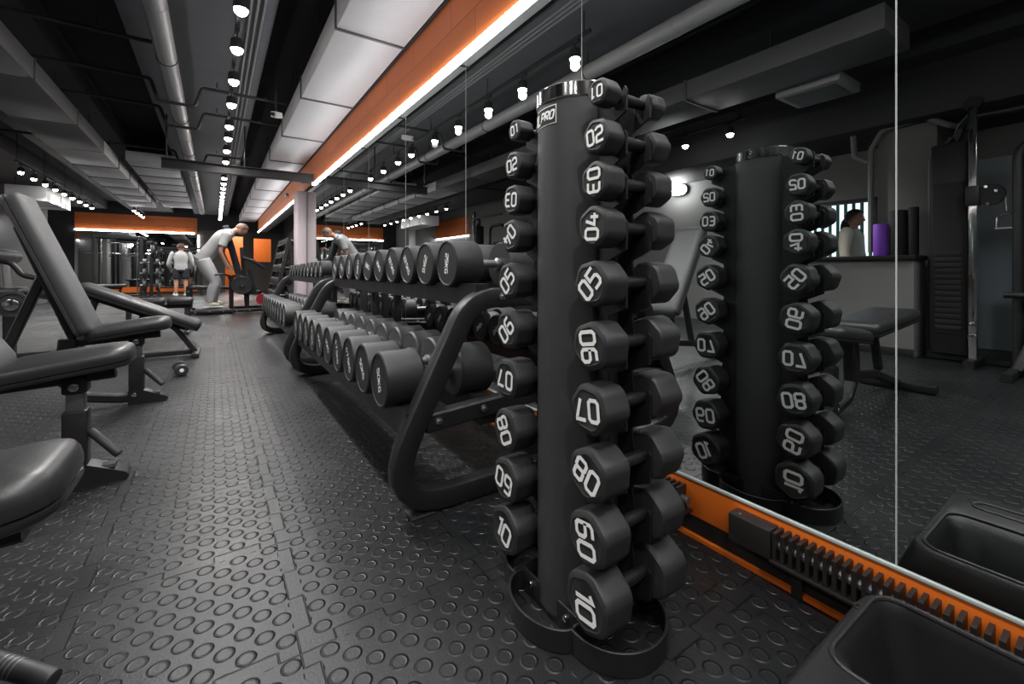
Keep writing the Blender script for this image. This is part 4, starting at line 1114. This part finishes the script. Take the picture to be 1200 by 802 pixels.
b = MB(); b.cyl((-.25, .3, 1.55), (1.49, .3, 1.55), .018, 12); b.cyl((-.25, .3, 1.55), (-.02, .3, 1.55), .028, 12); b.cyl((1.26, .3, 1.55), (1.49, .3, 1.55), .028, 12); obj('bar', b, M['chrome'], t)
b = MB(); b.cyl((.2, -.02, 1.9), (1.04, -.02, 1.9), .018, 12); obj('pull_up_bar', b, M['chrome'], t)
t = thing('flat_bench', 'low black bench standing before the power cage', 'weight bench', (-3.35, 17.8, 0))
b = MB(); pad_mesh(b, 1.2, .34, .34, .09, .05, .006); obj('pad', b, M['vinyl'], t, (-.1, 0, .44), ang=50)
b = MB(); b.bb((.0, -.035, .38), (1.0, .035, .44), .006); obj('rail', b, M['steel'], t)
for x in (.05, .95):
    b = MB(); b.bb((x - .03, -.03, .04), (x + .03, .03, .4), .006); obj('leg', b, M['steel'], t)
    b = MB(); b.bb((x - .035, -.22, 0), (x + .035, .22, .045), .006); obj('foot_bar', b, M['steel'], t)
t = thing('squat_stand', 'black squat stand in front of the man in shorts', 'gym machine', (-1.75, 21.1, 0))
for x in (0, 1.3):
    beam('post', (x, 0, 0), (x, 0, 1.85), t, .08); beam('floor_foot', (x, -.35, .035), (x, .35, .035), t, .07)
    b = MB(); b.bb((x - .03, -.13, 1.62), (x + .03, -.03, 1.66), .004); b.bb((x - .03, -.13, 1.66), (x + .03, -.115, 1.72), .004); obj('bar_hook', b, M['steel'], t)
beam('cross_beam', (0, .0, .3), (1.3, 0, .3), t, .07); beam('cross_beam', (0, .0, 1.8), (1.3, 0, 1.8), t, .07)
t = thing('barbell', 'racked barbell with black plates beside the head of the man in shorts', 'barbell', (-1.1, 21.02, 1.683))
b = MB(); b.cyl((-.95, 0, 0), (.95, 0, 0), .018, 12); obj('bar', b, M['chrome'], t)
for x in (-.85, .85, .79, -.79): plate('plate', t, (x, 0, 0), .21, .05)
for x in (-1, 1):
    b = MB(); b.cyl((x * .72, 0, 0), (x * .98, 0, 0), .028, 12); obj('sleeve', b, M['chrome'], t)
t = thing('plate_tree', 'black plate tree loaded with weight plates beside the power cage', 'weight rack', (-1.8, 19.3, 0))
beam('post', (0, 0, 0), (0, 0, 1.35), t, .09); beam('floor_foot', (-.3, 0, .035), (.3, 0, .035), t, .07); beam('floor_foot', (0, -.3, .035), (0, .3, .035), t, .07)
for k, (sx, h) in enumerate(((-1, .45), (1, .45), (-1, .85), (1, .85), (-1, 1.2), (1, 1.2))):
    b = MB(); b.cyl((sx * .04, 0, h), (sx * .3, 0, h), .024, 10); obj('peg', b, M['chrome'], t)
    q = thing('weight_plate', f'weight plate on the {"left" if sx < 0 else "right"} {["lower", "middle", "upper"][k // 2]} peg of the plate tree', 'weight plate', (-1.8 + sx * .17, 19.3, h), 0, 'plates on the plate tree')
    plate('disc', q, (0, 0, 0), [.2, .18, .14][k // 2], .09)
    b = MB(); b.torus((sx * .046, 0, 0), .05, .008, 'X', 16, 6); obj('hub', b, M['satin'], q)

# ================================================================== LEVER MACHINE AT THE FAR LEFT EDGE
t = thing('leg_curl_machine', 'black leg curl machine with foam roller behind the raised bench', 'gym machine', (-1.72, 6.9, 0))
beam('base_rail', (-.9, 0, .04), (.3, 0, .04), t); beam('cross_rail', (.25, -.35, .04), (.25, .35, .04), t); beam('cross_rail', (-.85, -.35, .04), (-.85, .35, .04), t)
beam('upright', (-.1, 0, .04), (-.1, 0, .72), t, .09); beam('upright', (-.7, 0, .04), (-.7, 0, .66), t, .08)
b = MB(); pad_mesh(b, .8, .4, .4, .1, .06); obj('thigh_pad', b, M['vinyl'], t, (-.75, 0, .68), (0, 0, 0))
b = MB(); pad_mesh(b, .3, .4, .36, .1, .06); obj('thigh_pad', b, M['vinyl'], t, (.06, 0, .69), (0, math.radians(12), 0))
b = MB(); b.tube(fillet([V(-.15, -.26, 1.08), V(-.02, -.26, 1.05), V(.06, -.26, .92), V(.32, -.26, .84)], .1), .028, 10); obj('curved_handle', b, M['steel'], t)
b = MB(); b.tube(fillet([V(.32, -.26, .84), V(.32, -.1, .8), V(.3, 0, .72)], .06), .028, 10); obj('handle_root', b, M['steel'], t)
b = MB(); b.cyl((-.15, -.38, 1.12), (-.15, .3, 1.12), .075, 20, .02); obj('foam_roller', b, M['vinyl'], t)
b = MB(); b.tube([V(-.15, .33, 1.12), V(-.15, -.42, 1.12)], .022, 10); b.tube([V(-.15, .05, 1.12), V(-.12, .05, .7)], .03, 10); obj('roller_axle', b, M['satin'], t)
b = MB(); b.cyl((-.02, -.26, .62), (-.02, .26, .62), .05, 16); obj('pivot', b, M['steel'], t)
plate('counterweight', t, (.0, -.3, .62), .13, .06, 'Y')
b = MB(); b.cyl((0, -.34, .62), (0, -.36, .62), .06, 20, .006); obj('hub_cap', b, M['chrome'], t)

# ================================================================== RECEPTION CORNER AND CABLE MACHINES (seen in the mirror)
t = thing('reception_counter', 'grey reception counter with a black top seen in the mirror', 'counter', (-4.0, 1.47, 0))
b = MB(); b.bb((.06, .03, .0), (.5, 1.95, 1.09), .006); obj('body', b, M['counter'], t)
b = MB(); b.bb((0, 0, 1.09), (.58, 1.98, 1.14), .008); obj('top', b, M['dark'], t)
b = MB(); b.bb((.5, .03, .0), (.512, 1.95, .09), .002); obj('plinth', b, M['dark'], t)
def roller(x, y, r, h, m, label):
    t = thing('foam_roller', label, 'foam roller', (x, y, 1.14), 0, 'rollers standing on the counter')
    b = MB(); b.lathe([(r * .45, .0), (r * .93, 0), (r, .01), (r, h * .98), (r * .93, h), (r * .45, h), (r * .42, h - .02), (r * .42, .02)], n=28); obj('foam', b, m, t)
    b = MB(); b.lathe([(r * .44, h - .015), (r * .3, h - .015), (r * .3, .01), (r * .44, .01)], n=20); obj('core', b, M['dark'], t)
roller(-3.78, 1.87, .072, .39, M['purple'], 'purple foam roller standing on the black counter top')
roller(-3.8, 1.71, .085, .54, M['dark'], 'thicker black foam roller standing between purple roller and cable machine')
roller(-3.78, 1.57, .05, .56, M['dark'], 'thinner black foam roller at the end of the counter')
# room behind the reception window
b = MB(); b.bb((XL - 1.45, 1.4, 0), (XL - 1.4, 4.4, HC)); struct('wall_office', b, M['pillar'])
b = MB(); b.bb((XL - 1.45, 1.35, 0), (XL - .3, 1.4, HC)); b.bb((XL - 1.45, 4.4, 0), (XL - .3, 4.45, HC)); struct('wall_office_side', b, M['pillar'])
b = MB(); b.bb((XL - 1.4, 1.6, 1.0), (XL - 1.385, 4.2, 2.3)); struct('window_2', b, M['daylight'])
t = thing('vertical_blind', 'green vertical blind in the bright reception window seen in the mirror', 'blind', (XL - 1.33, 1.6, .95))
b = MB(); b.bb((-.02, 0, 1.36), (.02, 2.6, 1.4), .004); obj('head_rail', b, M['camwhite'], t)
for k in range(22):
    b = MB(); b.box((0, .06 + .118 * k, .7), (.006, .07, 1.32), .001, (0, 0, .5)); obj('slat', b, M['blind'], t)
b = MB()
for (lo, hi) in (((wy0, wz0), (wy0 + .04, wz1)), ((wy1 - .04, wz0), (wy1, wz1)), ((wy0, wz1 - .04), (wy1, wz1)), ((wy0, wz0), (wy1, wz0 + .04))):
    b.bb((XL - .2, lo[0], lo[1]), (XL + .02, hi[0], hi[1]), .004)
struct('window_3', b, M['walldark'])
b = MB(); b.tube(fillet([V(-4.0, 2.03, 1.2), V(-4.0, 2.03, 2.5), V(-3.97, 1.9, 2.72), V(-3.97, 1.5, 2.76), V(-3.97, 1.32, 2.62), V(-4.2, 1.2, 2.6)], .12), .032, 10)
b.tube(fillet([V(-4.0, 2.05, 2.35), V(-4.0, 2.2, 2.45), V(-4.0, 2.22, 2.8)], .08), .032, 10); tag(obj('water_pipe', b, M['wallgrey']), 'grey pipe bent round the grey column seen in the mirror', 'pipe')
b = MB(); b.bb((XL - .02, .55, 0), (XL + .03, 1.24, 2.35), .006); struct('door_1', b, mat('grey_blue_door', (.3, .34, .38), .5))

t = thing('cable_machine', 'black cable machine with a bright chrome guide post seen in the mirror', 'gym machine', (-3.43, 1.03, 0))
b = MB(); b.bb((-.035, -.03, .05), (.035, .03, 2.62), .006); obj('guide_post', b, M['chrome'], t)
b = MB(); b.bb((-.38, .06, .08), (-.1, .34, 2.32), .02); obj('stack_shroud', b, M['steel'], t)
b = MB(); b.bb((-.1, .08, .3), (-.085, .32, 1.9), .004); obj('stack_window', b, M['dark'], t)
for k in range(14):
    b = MB(); b.bb((-.095, .1, .34 + .06 * k), (-.075, .3, .39 + .06 * k), .004); obj('stack_plate', b, M['dark'], t)
beam('base', (-.45, .0, .04), (.2, .0, .04), t, .08); beam('base', (-.25, -.25, .035), (-.25, .4, .035), t, .07)
beam('top_arm', [(-.3, .2, 2.3), (-.25, .12, 2.52), (0, 0, 2.55)], None, t, .07, None, .1)
b = MB(); b.tube([V(0, 0, 2.52), V(.05, -1.6, 2.5)], .035, 12); obj('crossbar', b, M['steel'], t)
b = MB(); b.tube(fillet([V(-.25, .36, .1), V(-.25, .36, 2.2), V(-.25, .2, 2.4)], .12), .035, 10); obj('side_tube', b, M['steel'], t)
b = MB(); b.bb((-.055, -.05, 1.62), (.055, .05, 1.82), .01); ca = obj('carriage', b, M['steel'], t)
b = MB(); b.lathe([(.02, -.02), (.1, -.022), (.105, -.012), (.09, 0), (.105, .012), (.1, .022), (.02, .02)], (.0, -.12, 1.72), 'X', 24); obj('pulley', b, M['dark'], t)
for (y, z) in ((-.09, 1.8), (-.16, 1.75), (-.1, 1.63)):
    b = MB(); b.cyl((.02, y, z), (.032, y, z), .014, 10); obj('bolt', b, M['chrome'], t)
b = MB(); b.lathe([(.02, -.02), (.07, -.022), (.075, 0), (.07, .022), (.02, .02)], (0, .0, 2.66), 'X', 20); obj('top_pulley', b, M['dark'], t)
for (z, r) in ((.3, .035), (.42, .03)):
    b = MB(); b.cyl((.035, 0, z), (.06, 0, z), r, 14, .004); obj('lock_knob', b, M['chrome'], t)
b = MB(); b.tube([V(0, -.215, 1.72), V(0, -.225, 1.55)], .006, 6); obj('cable', b, M['satin'], t)
t = thing('stirrup_handle', 'chrome stirrup handle hanging from the cable machine pulley seen in the mirror', 'handle', (-3.43, .805, 1.38))
b = MB(); b.tube(fillet([V(0, -.065, .0), V(0, -.06, .12), V(0, 0, .15), V(0, .06, .12), V(0, .065, 0)], .03), .011, 8); obj('stirrup', b, M['chrome'], t)
b = MB(); b.cyl((0, -.075, 0), (0, .075, 0), .018, 12); obj('grip', b, M['satin'], t)
b = MB(); b.torus((0, 0, .165), .018, .005, 'X', 14, 6); obj('ring', b, M['chrome'], t)

t = thing('lat_machine', 'black seated machine with arched tube frame beside the cable machine', 'gym machine', (-3.35, .4, 0))
b = MB(); b.tube(fillet([V(0, .32, .05), V(0, .32, 2.2), V(0, -.4, 2.2), V(0, -.4, .05)], .2), .04, 12); obj('frame', b, M['steel'], t)
b = MB(); b.bb((-.1, -.3, .5), (-.04, .24, 1.75), .01); obj('stack_shroud', b, M['steel'], t)
beam('base', (-.2, .32, .04), (.6, .32, .04), t, .07); beam('base', (-.2, -.4, .04), (.6, -.4, .04), t, .07); beam('seat_post', (.2, -.05, .04), (.2, -.05, .5), t, .08)
b = MB(); b.bb((0, -.36, .62), (.06, .28, .7), .008); obj('cross_tube', b, M['steel'], t)
b = MB(); pad_mesh(b, .42, .36, .36, .09, .06); obj('seat', b, M['vinyl'], t, (.05, -.05, .5))
beam('slanted_leg', (.2, .3, .05), (.05, .16, .52), t, .08)
b = MB(); b.cyl((.1, -.35, .74), (.1, .4, .74), .03, 12); obj('knee_axle', b, M['steel'], t)
cm = [o for o in COL.objects if o.name == 'cable_machine'][0]
dup(cm, (-3.6, 11.6, 0), None, 'black cable machine with chrome post deep in the mirror beyond the racks')
dup(t, (-3.5, 10.2, 0), None, 'black arched tube machine deep in the mirror beyond the racks')
